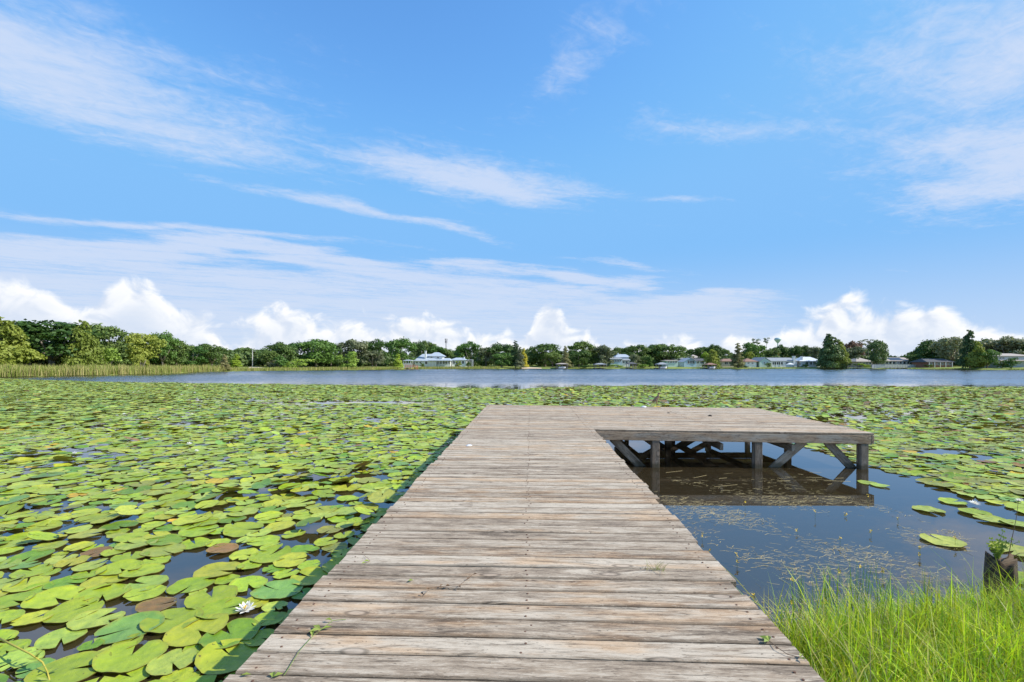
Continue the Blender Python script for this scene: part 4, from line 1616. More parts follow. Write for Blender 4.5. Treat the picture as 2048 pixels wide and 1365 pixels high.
def trunk_mesh(kind, r_):
    mb = MB()
    if kind == 'oak':
        mb.tube([(0, 0, -0.06), (0.005, 0, 0.08), (0.01, 0.0, 0.24)], [0.042, 0.030, 0.024], 7)
        for k in range(6):
            a = k * 1.05 + r_.uniform(0, 0.5)
            q = r_.uniform(0.22, 0.38)
            mb.tube([(0.0, 0, 0.15), (q * 0.45 * math.cos(a), q * 0.45 * math.sin(a), 0.36), (q * math.cos(a), q * math.sin(a), 0.62)], [0.020, 0.013, 0.005], 5)
    elif kind == 'cyp':
        mb.tube([(0, 0, -0.05), (0, 0, 0.05), (0.004, 0, 0.5), (0, 0, 0.95)], [0.034, 0.022, 0.012, 0.003], 7)
        for k in range(9):
            a, z = r_.uniform(0, 6.28), 0.2 + 0.07 * k
            q = 0.16 * (1 - z)
            mb.tube([(0, 0, z), (q * math.cos(a), q * math.sin(a), z + 0.03)], [0.006, 0.003], 4)
    elif kind == 'pine':
        mb.tube([(0, 0, -0.05), (0.006, 0, 0.5), (0, 0, 0.95)], [0.016, 0.011, 0.005], 6)
        for k in range(6):
            a = r_.uniform(0, 6.28)
            mb.tube([(0, 0, 0.74 + 0.03 * k), (0.1 * math.cos(a), 0.1 * math.sin(a), 0.80 + 0.03 * k)], [0.006, 0.003], 4)
    else:
        for k in range(5):
            a = r_.uniform(0, 6.28)
            mb.tube([(0, 0, -0.08), (0.12 * math.cos(a), 0.12 * math.sin(a), 0.3), (0.25 * math.cos(a), 0.25 * math.sin(a), 0.6)], [0.02, 0.014, 0.006], 5)
    return mb.mesh('trunk', M_BARK, True)


PROT = {}
for kind, fn, nv, per, size in [('oak', oak_blobs, 6, 7000, 0.027), ('cyp', cyp_blobs, 4, 60000, 0.014), ('cone', cone_blobs, 4, 14000, 0.026), ('shrub', shrub_blobs, 4, 4500, 0.036), ('pine', pine_blobs, 3, 22000, 0.016)]:
    for k in range(nv):
        r_ = np.random.default_rng(900 + k * 7 + len(kind) * 131)
        V, Q = clump_cloud(fn(r_), per, size, r_)
        PROT[(kind, k)] = (V, Q, trunk_mesh('cyp' if kind == 'cone' else kind, r_))
CROWN = {}
tree_n = 0


def tree(label, kind, mat, pxx, top, wpx, back, group='trees on the lake shore', var=None, name=None, Y=None):
    """a tree whose crown top and width are read from the photo and whose distance is the shore plus some metres"""
    global tree_n
    tree_n += 1
    Y = shore(pxx) + back if Y is None else Y
    zb = land_z(pxx, Y)
    zt2 = Z_at(top, Y)
    h = (zt2 - zb) / (0.97 if kind != 'shrub' else 0.93)
    nvar = {'oak': 6, 'cyp': 4, 'cone': 4, 'shrub': 4, 'pine': 3}[kind]
    var = tree_n % nvar if var is None else var
    V, Q, tm = PROT[(kind, var)]
    key = (kind, var, mat.name)
    if key not in CROWN:
        CROWN[key] = mesh_np('crown', V, [Q], mat)
    half = {'oak': 0.57, 'cyp': 0.27, 'cone': 0.56, 'shrub': 0.5, 'pine': 0.17}[kind]
    w = (wpx / 2) / F * Y / half
    nm = name or {'oak': 'oak_tree', 'cyp': 'cypress_tree', 'cone': 'cypress_tree', 'shrub': 'shrub', 'pine': 'pine_tree'}[kind]
    t = empty(nm, (X_at(pxx, Y), Y, zb - 0.02), (0, 0, rng.uniform(0, 6.28)))
    t.scale = (w, w, h)
    tag(t, label, 'shrub' if kind == 'shrub' else 'tree', 'shrubs on the lake shore' if kind == 'shrub' else group)
    link(bpy.data.objects.new('trunk', tm), t)
    link(bpy.data.objects.new('crown', CROWN[key]), t)
    return t


# left shore, near
tree('yellow green cypress at the left rim of the photo', 'cone', M_CYP, 2, 634, 130, 16)
tree('big broad dark oak near the left end of the shore', 'oak', M_OAK, 105, 640, 190, 24)
tree('dark oak behind the yellow green cypress at the far left', 'oak', M_OAK, 60, 648, 110, 30)
tree('tall yellow green cypress right of the big dark oak', 'cone', M_CYP, 166, 641, 74, 17)
tree('dark oak with open spreading crown right of the tall cypress', 'oak', M_OAK, 208, 645, 92, 30)
tree('low green shrub under the open spreading oak', 'shrub', M_SHRUB, 214, 697, 62, 18)
tree('dark shrub left of the round yellow green cypress', 'shrub', M_OAK, 240, 704, 40, 20)
tree('round yellow green cypress standing behind the reeds', 'oak', M_CYP, 283, 664, 80, 18)
tree('olive oak just right of the round cypress', 'oak', M_OAKG, 325, 662, 58, 24)
tree('green oak sloping down behind the reeds', 'oak', M_OAK, 352, 680, 62, 22)
tree('green oak between two rounded shore trees', 'oak', M_OAKG, 385, 689, 62, 24)
tree('rounded dark green oak left of the rusty cypress', 'oak', M_OAK, 424, 685, 58, 20)
tree('bushy leafy shrub among the reeds with bare twigs', 'shrub', M_CYP, 282, 708, 34, 3)
tree('small rusty cypress standing at the end of the reeds', 'cyp', M_CYPM, 449, 709, 22, 0.5)
tree('small bright yellow green cypress left of the utility pole', 'cyp', M_CYPB, 473, 708, 26, 20)
tree('far dark oak left of the utility pole', 'oak', M_OAK, 490, 696, 70, 60)
tree('far dark oak right of the utility pole', 'oak', M_OAK, 520, 697, 50, 70)
tree('far low oak behind the rusty cypress', 'oak', M_OAK, 460, 699, 50, 60)
# middle left
tree('dark oak at the left of the big grove', 'oak', M_OAK, 560, 685, 70, 22)
tree('lower oak at the left foot of the big grove', 'oak', M_OAK, 540, 700, 44, 20)
tree('dark oak in the big grove, second from its left', 'oak', M_OAKG, 592, 683, 50, 28)
tree('tall broad oak in the middle of the big grove', 'oak', M_OAKG, 632, 676, 80, 20)
tree('oak just left of the pale round shrub', 'oak', M_OAK, 662, 686, 50, 24)
tree('broad olive oak behind the pale round shrub', 'oak', M_MOSS, 706, 677, 76, 22)
tree('oak hung with grey moss left of the rounded green oak', 'oak', M_OAK, 752, 679, 54, 18)
tree('lower mossy oak leaning over the reeds', 'oak', M_MOSS, 745, 700, 50, 12)
tree('rounded full green oak left of the white house', 'oak', M_OAKG, 801, 675, 64, 20)
tree('bright green bush by the reeds under the grove', 'shrub', M_SHRUB, 592, 716, 62, 6)
tree('dark green bush at the left foot of the grove', 'shrub', M_OAKG, 560, 712, 40, 10)
tree('pale round shrub in front of the grove', 'shrub', M_SHRUB, 697, 704, 50, 5)
tree('small bright conical cypress beside the red dock', 'cyp', M_CYPB, 796, 708, 22, 3)
tree('grey leaved palmetto bush near the utility pole', 'shrub', M_MOSS, 546, 719, 22, 14)
tree('dark pine topped oak behind the white house chimney', 'oak', M_OAK, 836, 681, 36, 50)
tree('second dark oak behind the white house roof', 'oak', M_OAK, 856, 680, 34, 56)
tree('olive oak behind the white house upper storey', 'oak', M_OAKG, 876, 691, 50, 46)
tree('oak under the radio mast', 'oak', M_OAK, 893, 695, 34, 46)
tree('wide oak right of the radio mast', 'oak', M_OAKG, 938, 684, 56, 30)
tree('mossy tree beside the screened porch', 'oak', M_MOSS, 972, 694, 40, 26)
tree('broad oak left of the dark slim conifer', 'oak', M_OAK, 1002, 686, 66, 24)
tree('low leafy oak at the water left of the slim conifer', 'oak', M_OAKG, 1004, 704, 46, 6)
tree('dark slim conifer taller than its neighbours at mid shore', 'cyp', M_CYPD, 1031, 681, 26, 6)
tree('grey moss hung cypress beside the slim conifer', 'cyp', M_MOSS, 1040, 694, 22, 2)
tree('golden yellow cypress by the sandy beach', 'cyp', M_GOLD, 1047, 696, 20, 6)
# centre
tree('wide dark oak behind the sandy beach', 'oak', M_OAK, 1090, 686, 74, 24)
tree('dark low oak between beach and boathouse', 'oak', M_OAK, 1105, 703, 44, 14)
tree('bare brown cypress beside the leftmost boathouse', 'cyp', M_CYPM, 1131, 692, 22, 2)
tree('tall broad oak right of the bare brown cypress', 'oak', M_OAK, 1164, 680, 66, 22)
tree('low spreading oak at the water behind the grey boathouses', 'oak', M_OAK, 1158, 700, 48, 10)
tree('mossy oak left of the blue two storey house', 'oak', M_MOSS, 1207, 691, 54, 18)
tree('dark oak close behind the second boathouse', 'oak', M_OAK, 1192, 697, 40, 24)
tree('small far oak behind the blue house left eave', 'oak', M_OAK, 1236, 694, 36, 60)
tree('broad oak right of the blue two storey house', 'oak', M_OAK, 1273, 689, 66, 34)
tree('leafy oak in front of the blue house right end', 'oak', M_MOSS, 1270, 708, 32, 10)
tree('big rounded oak above the low flat house', 'oak', M_OAK, 1335, 685, 76, 34)
tree('oak between the two low white houses', 'oak', M_OAKG, 1304, 690, 50, 40)
tree('slim young green cypress before the big rounded oak', 'cyp', M_OAKG, 1299, 710, 16, 12)
tree('dark oak low behind the third boathouse', 'oak', M_OAK, 1291, 712, 32, 16)
tree('oak behind the blue gabled house', 'oak', M_OAK, 1398, 693, 50, 46)
tree('tall oak right of the blue gabled house', 'oak', M_OAK, 1429, 687, 34, 40)
tree('bushy cypress standing before the blue gabled house right wing', 'cone', M_CYP, 1425, 698, 38, 5)
tree('light green young tree behind the blue gabled house', 'oak', M_CYPB, 1410, 704, 16, 30)
tree('small dark tree left of the conical mossy cypress', 'oak', M_OAK, 1452, 699, 26, 40)
tree('conical moss hung cypress before the red roofed house', 'cyp', M_CYPM, 1476, 686, 30, 2)
tree('big dark oak right of the conical mossy cypress', 'oak', M_OAKG, 1506, 684, 50, 40)
tree('small yellowish tree behind the red roof', 'oak', M_CYP, 1500, 702, 22, 26)
tree('dark oak left of the water tower', 'oak', M_OAK, 1542, 694, 40, 44)
tree('dark oak below the water tower', 'oak', M_OAK, 1562, 690, 36, 56)
tree('brownish mossy tree beside the oak below the water tower', 'oak', M_CYPM, 1551, 697, 14, 42)
tree('dark round oak left of the metal roofed house', 'oak', M_OAK, 1592, 690, 32, 40)
tree('oak behind the metal roofed house', 'oak', M_OAK, 1612, 690, 36, 50)
tree('mossy oak left of the big dark cypress', 'oak', M_MOSS, 1632, 692, 40, 36)
tree('thin pine standing tall left of the water tower', 'pine', M_OAK, 1533, 677, 14, 90)
tree('thin pine standing tall above the green house', 'pine', M_OAK, 1508, 676, 12, 95)
tree('thin pine just left of the thin tall pine', 'pine', M_OAK, 1516, 679, 12, 100)
# right
tree('tall dark top cypress rising behind the big cypress', 'cone', M_CYPD, 1657, 668, 44, 8)
tree('big dense dark cypress standing in the lake', 'cone', M_CYPD, 1665, 673, 56, -0.5)
tree('brownish cypress on the right of the dense dark cypress', 'cone', M_CYP, 1680, 680, 40, -1.0)
tree('reddish leaved tree behind the dark cypress', 'oak', M_RED, 1706, 680, 40, 60)
tree('grey green oak right of the reddish tree', 'oak', M_MOSS, 1712, 694, 56, 34)
tree('pale thin pine left of the dark magnolia', 'pine', M_MOSS, 1724, 681, 18, 60)
tree('second pale thin pine left of the dark magnolia', 'pine', M_MOSS, 1736, 680, 18, 66)
tree('compact dark magnolia by the tan house', 'oak', M_CYPD, 1753, 678, 38, 4, name='magnolia_tree')
tree('dark clipped shrub left of the tan house', 'shrub', M_OAK, 1704, 714, 26, 14)
tree('oak left of the dark roofed house', 'oak', M_OAK, 1848, 696, 50, 34)
tree('spreading oak above the dark roofed house', 'oak', M_OAK, 1866, 681, 50, 36)
tree('tall spreading oak left of the tall conifer', 'oak', M_MOSS, 1904, 672, 66, 26)
tree('dark hedge tree beside the white fence', 'oak', M_OAK, 1832, 708, 30, 18)
tree('tall dark conifer at the right end of the shore', 'cone', M_CYPD, 1939, 660, 42, 5)
tree('dark bushy cypress at the foot of the tall conifer', 'cone', M_CYP, 1955, 682, 44, 4)
tree('leafy tree right of the tall conifer', 'oak', M_OAKG, 1974, 697, 42, 6)
tree('broad grey oak above the grey two storey house', 'oak', M_MOSS, 2014, 674, 84, 46)
tree('grey oak at the right rim of the photo', 'oak', M_OAK, 2052, 676, 60, 50)
tree('oak behind the leafy tree at right', 'oak', M_MOSS, 1980, 681, 50, 50)
tree('green bush before the grey two storey house', 'shrub', M_OAKG, 2022, 716, 30, 8)
tree('smaller green bush left of the grey house bush', 'shrub', M_OAK, 2003, 719, 24, 8)
# shrubs by the houses
for (a, t_, w, bk, m_, lab) in [(1170, 729, 26, 3, M_OAKG, 'low green bush between the two left boathouses'), (1232, 729, 34, 4, M_SHRUB, 'low bright bush below the blue house'), (1287, 729, 26, 3, M_SHRUB, 'low bright bush right of the blue house boathouse'),
                                (1140, 728, 18, 3, M_MOSS, 'low bush right of the bare brown cypress'), (916, 721, 16, 8, M_CYP, 'round brownish bush before the screened porch'), (937, 724, 14, 8, M_OAK, 'dark bush before the screened porch'),
                                (1536, 726, 14, 9, M_OAK, 'clipped bush at the green house corner'), (1611, 725, 18, 8, M_OAKG, 'clipped bush before the metal roofed house'), (1725, 724, 34, 12, M_SHRUB, 'long bright hedge left of the tan house'),
                                (1855, 727, 34, 10, M_OAK, 'dark clipped hedge beside the white fence'), (845, 727, 12, 8, M_OAK, 'small dark bush at the white house corner'), (1490, 731, 20, 5, M_OAKG, 'low bush before the red roofed house')]:
    tree(lab, 'shrub', m_, a, t_, w, bk)

# off-frame continuation of the shore wood is one mass with the wood behind
wV, wQ = [], []
b = 0
r_ = np.random.default_rng(77)
for c in np.arange(-700, 2800, 11):
    Y = shore(c) + r_.uniform(62, 110)
    top = (702 if 350 < c < 1850 else 690) + r_.normal(0, 4) + (10 if 1770 < c < 1830 else 0)
    zt2 = Z_at(top, Y)
    zb = land_z(c, Y)
    rad = (zt2 - zb) * 0.5
    blobs = []
    for k in range(7):
        blobs.append(((X_at(c, Y) + r_.normal(0, rad * 0.5), Y + r_.normal(0, 3), zb + (zt2 - zb) * r_.uniform(0.15, 0.86)), (rad * 0.42, rad * 0.42, rad * 0.34)))
    for k in range(5):
        Yl = shore(c) + r_.uniform(31, 60)
        blobs.append(((X_at(c, Yl) + r_.normal(0, 2.0), Yl, land_z(c, Yl) + r_.uniform(0.5, 4.0)), (2.6, 2.0, 1.9)))
    V, Q = clump_cloud(blobs, 34, 0.62, r_)
    wV.append(V)
    wQ.append(Q + b)
    b += len(V)
o = bpy.data.objects.new('woodland', mesh_np('woodland', np.concatenate(wV), [np.concatenate(wQ)], M_WOODS))
link(o)
tag(o, 'unbroken dark wood behind the shore trees and houses', 'woodland', kind='stuff')

# ------------------------------------------------------------------ reeds along the left shore
RX, RY, RH = [], [], []
for (c0, c1, nn, f0, f1, h0) in [(-260, 450, 30000, -1.5, 11, 2.1), (450, 800, 7500, -1, 6, 1.35), (828, 1000, 3800, -1, 3.5, 1.45)]:
    c = rng.uniform(c0, c1, nn)
    q = rng.uniform(f0, f1, nn)
    s0 = np.interp(c, SH_PX, SH_Y)
    Y = s0 + q
    RX.append((c - 1024) / F * Y)
    RY.append(Y)
    RH.append(h0 * rng.uniform(0.55, 1.12, nn) * (0.85 + 0.2 * np.sin(c * 0.11) * np.sin(c * 0.037 + q)))
RX, RY, RH = map(np.concatenate, (RX, RY, RH))
n = len(RX)
band = 0.5 + 0.5 * np.sin(RX * 0.55 + 2 * np.sin(RY * 0.4)) * np.sin(RY * 0.33 + RX * 0.21)
tn = np.where((rng.random(n) < 0.35 + 0.4 * band)[:, None], np.array([(0.43, 0.38, 0.15)]), np.array([(0.26, 0.32, 0.06)])) * rng.uniform(0.7, 1.2, (n, 1))
o = blades('reeds', np.stack([RX, RY, np.zeros(n) + 0.1], 1), RH, rng.uniform(0, 6.28, n), np.abs(rng.normal(0.15, 0.12, n)), rng.uniform(0.05, 0.11, n), tn, M_REED)
tag(o, 'pale yellow green reeds lining the left shore of the lake', 'reeds', kind='stuff')
# rough green fringe along the rest of the waterline
c = rng.uniform(1000, 2150, 9000)
q = rng.uniform(-0.8, 2.4, 9000)
Y = np.interp(c, SH_PX, SH_Y) + q
tn = np.where((rng.random(9000) < 0.3)[:, None], np.array([(0.30, 0.27, 0.10)]), np.array([(0.19, 0.26, 0.05)])) * rng.uniform(0.6, 1.2, (9000, 1))
keep = (np.sin(c * 0.05) + np.sin(c * 0.017 + 1) > -0.5) & ~((c > 1040) & (c < 1110))
c, q, Y, tn = c[keep], q[keep], Y[keep], tn[keep]
n = len(c)
o = blades('shore_grass', np.stack([(c - 1024) / F * Y, Y, np.full(n, 0.02)], 1), rng.uniform(0.25, 0.75, n), rng.uniform(0, 6.28, n), np.abs(rng.normal(0.25, 0.2, n)), rng.uniform(0.05, 0.12, n), tn, M_REED)
tag(o, 'rough grass fringe along the far waterline below the houses', 'grass', kind='stuff')

# sandy beach patch and sandy track
for (c0, c1, f0, f1, nm) in [(1043, 1083, -0.5, 9, 'beach'), (496, 530, 12, 30, 'sandy_track')]:
    V = []
    cs = np.linspace(c0, c1, 12)
    for c in cs:
        t = (c - c0) / (c1 - c0)
        for f in np.linspace(f0, f0 + (f1 - f0) * (0.25 + 0.75 * math.sin(math.pi * min(1, t * 1.0 + 0.12))), 5):
            Y = shore(c) + f
            V.append((X_at(c, Y), Y, ground_z(f + 0.9) + 0.06))
    fq = np.array([(i * 5 + j, (i + 1) * 5 + j, (i + 1) * 5 + j + 1, i * 5 + j + 1) for i in range(11) for j in range(4)])
    o = bpy.data.objects.new(nm, mesh_np(nm, V, [fq], M_SAND, smooth=True))
    tag(link(o), kind='structure')

# ------------------------------------------------------------------ houses
M_WHITE = plain('white_siding', (0.72, 0.72, 0.70), 0.7, 0.06)
M_BLUEW = plain('pale_blue_siding', (0.42, 0.55, 0.64), 0.7, 0.06)
M_MINT = plain('pale_mint_siding', (0.50, 0.62, 0.54), 0.7, 0.06)
M_TAN = plain('tan_stucco', (0.52, 0.44, 0.34), 0.8, 0.08)
M_GREYW = plain('grey_siding', (0.45, 0.48, 0.50), 0.7, 0.06)
M_BRICK = plain('brick_wall', (0.30, 0.15, 0.11), 0.9, 0.2, 4.0)
M_RGREY = plain('grey_shingles', (0.27, 0.29, 0.31), 0.9, 0.2, 2.0)
M_RBLUE = plain('blue_grey_shingles', (0.36, 0.41, 0.47), 0.85, 0.12, 2.0)
M_RDARK = plain('dark_shingles', (0.10, 0.10, 0.105), 0.9, 0.2, 2.0)
M_RBROWN = plain('reddish_brown_shingles', (0.27, 0.16, 0.12), 0.9, 0.2, 2.0)
M_RTAN = plain('tan_shingles', (0.38, 0.33, 0.29), 0.9, 0.15, 2.0)
M_RMETAL = plain('pale_metal_roof', (0.62, 0.64, 0.66), 0.45, 0.06, 1.0, 0.5)
M_SOLAR = plain('solar_panel', (0.02, 0.025, 0.045), 0.25, 0.2, 1.0, 0.6)
M_TRIM = plain('white_trim', (0.78, 0.78, 0.76), 0.6, 0.04)
M_GLASS = plain('dark_window_glass', (0.025, 0.03, 0.035), 0.12, 0.3, 1.0, 0.6)
M_SCREEN = plain('dark_porch_screen', (0.05, 0.05, 0.05), 0.7, 0.3, 1.0, 0.3)
M_REDW = plain('red_stained_wood', (0.42, 0.13, 0.07), 0.8, 0.2)
M_GREYWOOD = plain('grey_dock_wood', (0.27, 0.24, 0.21), 0.9, 0.2)
M_STEEL = plain('dark_steel', (0.09, 0.09, 0.10), 0.6, 0.1)
M_TANK = plain('pale_teal_tank', (0.40, 0.52, 0.55), 0.5, 0.06)
M_CONC = plain('pale_concrete', (0.50, 0.49, 0.46), 0.85, 0.1)


class House:
    def __init__(s, name, label, cat, x0, Y, base_y=None, pxc=None):
        s.Y = Y
        s.c = x0
        s.zb = land_z(x0, Y)
        s.r = empty(name, (X_at(x0, Y), Y, s.zb))
        tag(s.r, label, cat)

    def lx(s, pxx):
        return X_at(pxx, s.Y) - X_at(s.c, s.Y)

    def lz(s, pyy):
        return Z_at(pyy, s.Y) - s.zb

    def wall(s, a, b, ytop, mat, y0=0.0, depth=9.0, ybot=None, name='wall', gable=None):
        mb = MB()
        z0 = -0.6 if ybot is None else s.lz(ybot)
        x0, x1, z1 = s.lx(a), s.lx(b), s.lz(ytop)
        mb.box(x0, x1, y0, y0 + depth, z0, z1)
        if gable is not None:
            zp = s.lz(gable)
            xm = (x0 + x1) / 2
            mb.add([(x0, y0, z1), (x1, y0, z1), (xm, y0, zp), (x0, y0 + depth, z1), (x1, y0 + depth, z1), (xm, y0 + depth, zp)], [(0, 1, 2), (4, 3, 5), (0, 2, 5, 3), (1, 4, 5, 2)])
        return mb.build(name, mat, s.r)

    def hip(s, a, b, yeave, ypeak, mat, y0=0.0, depth=9.0, inset=0.35, over=0.5, th=0.18):
        x0, x1 = s.lx(a) - over, s.lx(b) + over
        ya, yb = y0 - over, y0 + depth + over
        z0, z1 = s.lz(yeave), s.lz(ypeak)
        i = min((x1 - x0) * 0.48, (x1 - x0) * inset)
        ym = (ya + yb) / 2
        mb = MB()
        mb.add([(x0, ya, z0), (x1, ya, z0), (x1, yb, z0), (x0, yb, z0), (x0 + i, ym, z1), (x1 - i, ym, z1), (x0, ya, z0 - th), (x1, ya, z0 - th), (x1, yb, z0 - th), (x0, yb, z0 - th)],
               [(0, 1, 5, 4), (1, 2, 5), (2, 3, 4, 5), (3, 0, 4), (0, 6, 7, 1), (1, 7, 8, 2), (2, 8, 9, 3), (3, 9, 6, 0), (6, 9, 8, 7)])
        return mb.build('roof', mat, s.r)

    def gable(s, a, b, yeave, ypeak, mat, y0=0.0, depth=9.0, over=0.45):
        """gable facing the lake"""
        x0, x1 = s.lx(a), s.lx(b)
        xm = (x0 + x1) / 2
        z0, z1 = s.lz(yeave), s.lz(ypeak)
        sl = (z1 - z0) / (xm - x0)
        mb = MB()
        for sg, xe in ((-1, x0), (1, x1)):
            xo = xe + sg * over
            zo = z0 - sl * over
            mb.add([(xm, y0 - over, z1 + 0.05), (xo, y0 - over, zo + 0.05), (xo, y0 + depth, zo + 0.05), (xm, y0 + depth, z1 + 0.05),
                    (xm, y0 - over, z1 + 0.25), (xo, y0 - over, zo + 0.25), (xo, y0 + depth, zo + 0.25), (xm, y0 + depth, z1 + 0.25)],
                   [(0, 1, 2, 3), (4, 7, 6, 5), (0, 4, 5, 1), (1, 5, 6, 2), (2, 6, 7, 3)])
        return mb.build('roof', mat, s.r)

    def window(s, a, b, yt, yb, y0=0.0, pane=M_GLASS, frame=M_TRIM, bars=1, name='window'):
        x0, x1, z1, z0 = s.lx(a), s.lx(b), s.lz(yt), s.lz(yb)
        f = 0.10
        mb = MB()
        mb.box(x0, x1, y0 - 0.08, y0 - 0.005, z0, z0 + f)
        mb.box(x0, x1, y0 - 0.08, y0 - 0.005, z1 - f, z1)
        mb.box(x0, x0 + f, y0 - 0.08, y0 - 0.005, z0 + f, z1 - f)
        mb.box(x1 - f, x1, y0 - 0.08, y0 - 0.005, z0 + f, z1 - f)
        for k in range(bars):
            xm = x0 + (x1 - x0) * (k + 1) / (bars + 1)
            mb.box(xm - 0.05, xm + 0.05, y0 - 0.07, y0 - 0.005, z0 + f, z1 - f)
        w = mb.build(name, frame, s.r)
        m2 = MB()
        m2.box(x0 + f, x1 - f, y0 - 0.04, y0 - 0.012, z0 + f, z1 - f)
        m2.build('pane', pane, w)

    def chimney(s, a, b, yt, mat, y0=3.0):
        mb = MB()
        x0, x1 = s.lx(a), s.lx(b)
        z1 = s.lz(yt)
        mb.box(x0, x1, y0, y0 + 1.1, 0.5, z1 - 0.25)
        mb.box(x0 - 0.1, x1 + 0.1, y0 - 0.1, y0 + 1.2, z1 - 0.25, z1)
        mb.build('chimney', mat, s.r)

    def posts(s, xs, yt, y0, w=0.18, mat=M_TRIM):
        for a in xs:
            mb = MB()
            x = s.lx(a)
            mb.box(x - w / 2, x + w / 2, y0 - w / 2, y0 + w / 2, -0.5, s.lz(yt))
            mb.build('post', mat, s.r)


H = House('house', 'white two storey house with blue grey hipped roofs and chimney', 'house', 865, shore(865) + 16)
H.wall(829, 872, 722, M_WHITE, 0, 10)
H.hip(829, 872, 722, 708, M_RBLUE, 0, 10, 0.3)
H.wall(857, 884, 712.6, M_WHITE, 2.0, 7)
H.hip(855.5, 885, 712.4, 704.5, M_RBLUE, 2.0, 7, 0.38)
H.wall(872.3, 900, 721.5, M_WHITE, 1.5, 9)
H.hip(860, 900, 721.3, 716.5, M_RBLUE, -1.0, 11.6, 0.12)
H.chimney(848.5, 851.5, 702, M_WHITE, 1.0)
for a, b in ((859.5, 863.5), (872.5, 877)):
    H.window(a, b, 713.6, 717.4, 2.0)
for a, b in ((832, 836), (839, 843)):
    H.window(a, b, 723.5, 727.5, 0)
H.window(850, 855, 722.8, 729, 0, name='door', bars=0)
for k in range(5):
    H.window(874 + k * 5.2, 878.6 + k * 5.2, 722.6, 728.6, 1.5, M_SCREEN)
H.posts([860, 866, 872.5, 878.5, 884.5, 890.5, 896.5], 721.6, -0.8)

H = House('house', 'low white house wing with grey roof and screened porch', 'house', 923, shore(923) + 16)
H.wall(903, 931, 720.5, M_WHITE, 0, 9)
H.hip(901.5, 932, 720.3, 715.6, M_RBLUE, 0, 9, 0.3)
H.chimney(926, 928, 714, M_WHITE, 3)
for k in range(4):
    H.window(905 + k * 6.2, 910 + k * 6.2, 722, 728.4, 0, M_SCREEN)
mb = MB()
for a in (932.5, 936, 940, 944, 946):
    mb.box(H.lx(a) - 0.1, H.lx(a) + 0.1, -0.4, -0.2, -0.3, H.lz(720.5))
mb.box(H.lx(932.5), H.lx(946.3), -0.41, -0.19, H.lz(720.5), H.lz(719.6))
mb.box(H.lx(932.5), H.lx(946.3), -0.41, 6.0, H.lz(720.4) + 0.01, H.lz(720.4) + 0.06)
mb.build('porch_frame', M_TRIM, H.r)
mb = MB()
mb.box(H.lx(932.6), H.lx(946.1), 5.6, 5.7, -0.3, H.lz(721))
mb.build('porch_screen', M_SCREEN, H.r)

H = House('pavilion', 'open white flat roofed pavilion left of the white house', 'pavilion', 814, shore(814) + 9)
H.hip(806, 822, 721.4, 719.6, M_RBLUE, 0, 5, 0.4, 0.2)
H.posts([806.6, 811.6, 816.6, 821.4], 722.0, 0.15)
H.posts([806.6, 821.4], 722.0, 4.8)
mb = MB()
mb.box(H.lx(806), H.lx(824), -0.3, 0.0, -0.4, H.lz(727.2))
mb.build('deck_wall', M_CONC, H.r)


def lake_dock(name, label, a, b, ytop, mat, f0, f1, rail=False):
    Y = shore((a + b) / 2) + f0
    H = House(name, label, 'dock', (a + b) / 2, Y)
    H.r.location.z = 0
    H.zb = 0
    x0, x1, zt3 = H.lx(a), H.lx(b), max(0.35, H.lz(ytop))
    L = f1 - f0
    mb = MB()
    k = 0
    yy = 0.0
    while yy < L:
        mb.box(x0, x1, yy, yy + 0.27, zt3 - 0.12, zt3)
        yy += 0.30
    mb.build('decking', mat, H.r)
    npst = max(3, int((x1 - x0) / 1.6))
    for j in range(npst + 1):
        x = x0 + (x1 - x0) * j / npst
        for yv in (0.1, L - 0.1):
            m2 = MB()
            m2.tube([(x, yv, -0.75), (x, yv, zt3 + (0.8 if rail else 0.25))], [0.11, 0.10], 7)
            m2.build('post', mat, H.r)
    if rail:
        m2 = MB()
        m2.box(x0, x1, 0.02, 0.12, zt3 + 0.72, zt3 + 0.82)
        m2.box(x0, x1, 0.03, 0.10, zt3 + 0.36, zt3 + 0.42)
        m2.build('rail', mat, H.r)


lake_dock('lake_dock', 'small red stained dock on the far shore below the white house', 811, 832, 734, M_REDW, -2.5, 1.0, True)
lake_dock('lake_dock', 'low dark dock with posts right of the big dark cypress', 1696, 1726, 735, M_GREYWOOD, -3, 0.8, True)
lake_dock('lake_dock', 'long low dock before the white fence at right', 1782, 1822, 736, M_GREYWOOD, -2, 1.0)


def boathouse(label, a, b, yeave, ypk, roof, base=737.5, boat=True):
    c = (a + b) / 2
    H = House('boathouse', label, 'boathouse', c, shore(c) - 4.5)
    H.r['group'] = 'boathouses along the far shore'
    H.r.location.z = 0
    H.zb = 0
    dp = 5.0
    H.hip(a, b, yeave, ypk, roof, 0, dp, 0.36, 0.3, 0.15)
    for a_ in (a + 0.8, b - 0.8, (a + b) / 2):
        for y0 in (0.2, dp - 0.2):
            mb = MB()
            x = H.lx(a_)
            mb.box(x - 0.1, x + 0.1, y0 - 0.1, y0 + 0.1, -0.75, H.lz(yeave) - 0.12)
            mb.build('post', M_GREYWOOD, H.r)
    mb = MB()
    mb.box(H.lx(a + 0.4), H.lx(b - 0.4), dp - 1.2, dp + 3.5, 0.30, 0.42)
    mb.build('decking', M_GREYWOOD, H.r)
    return H, dp


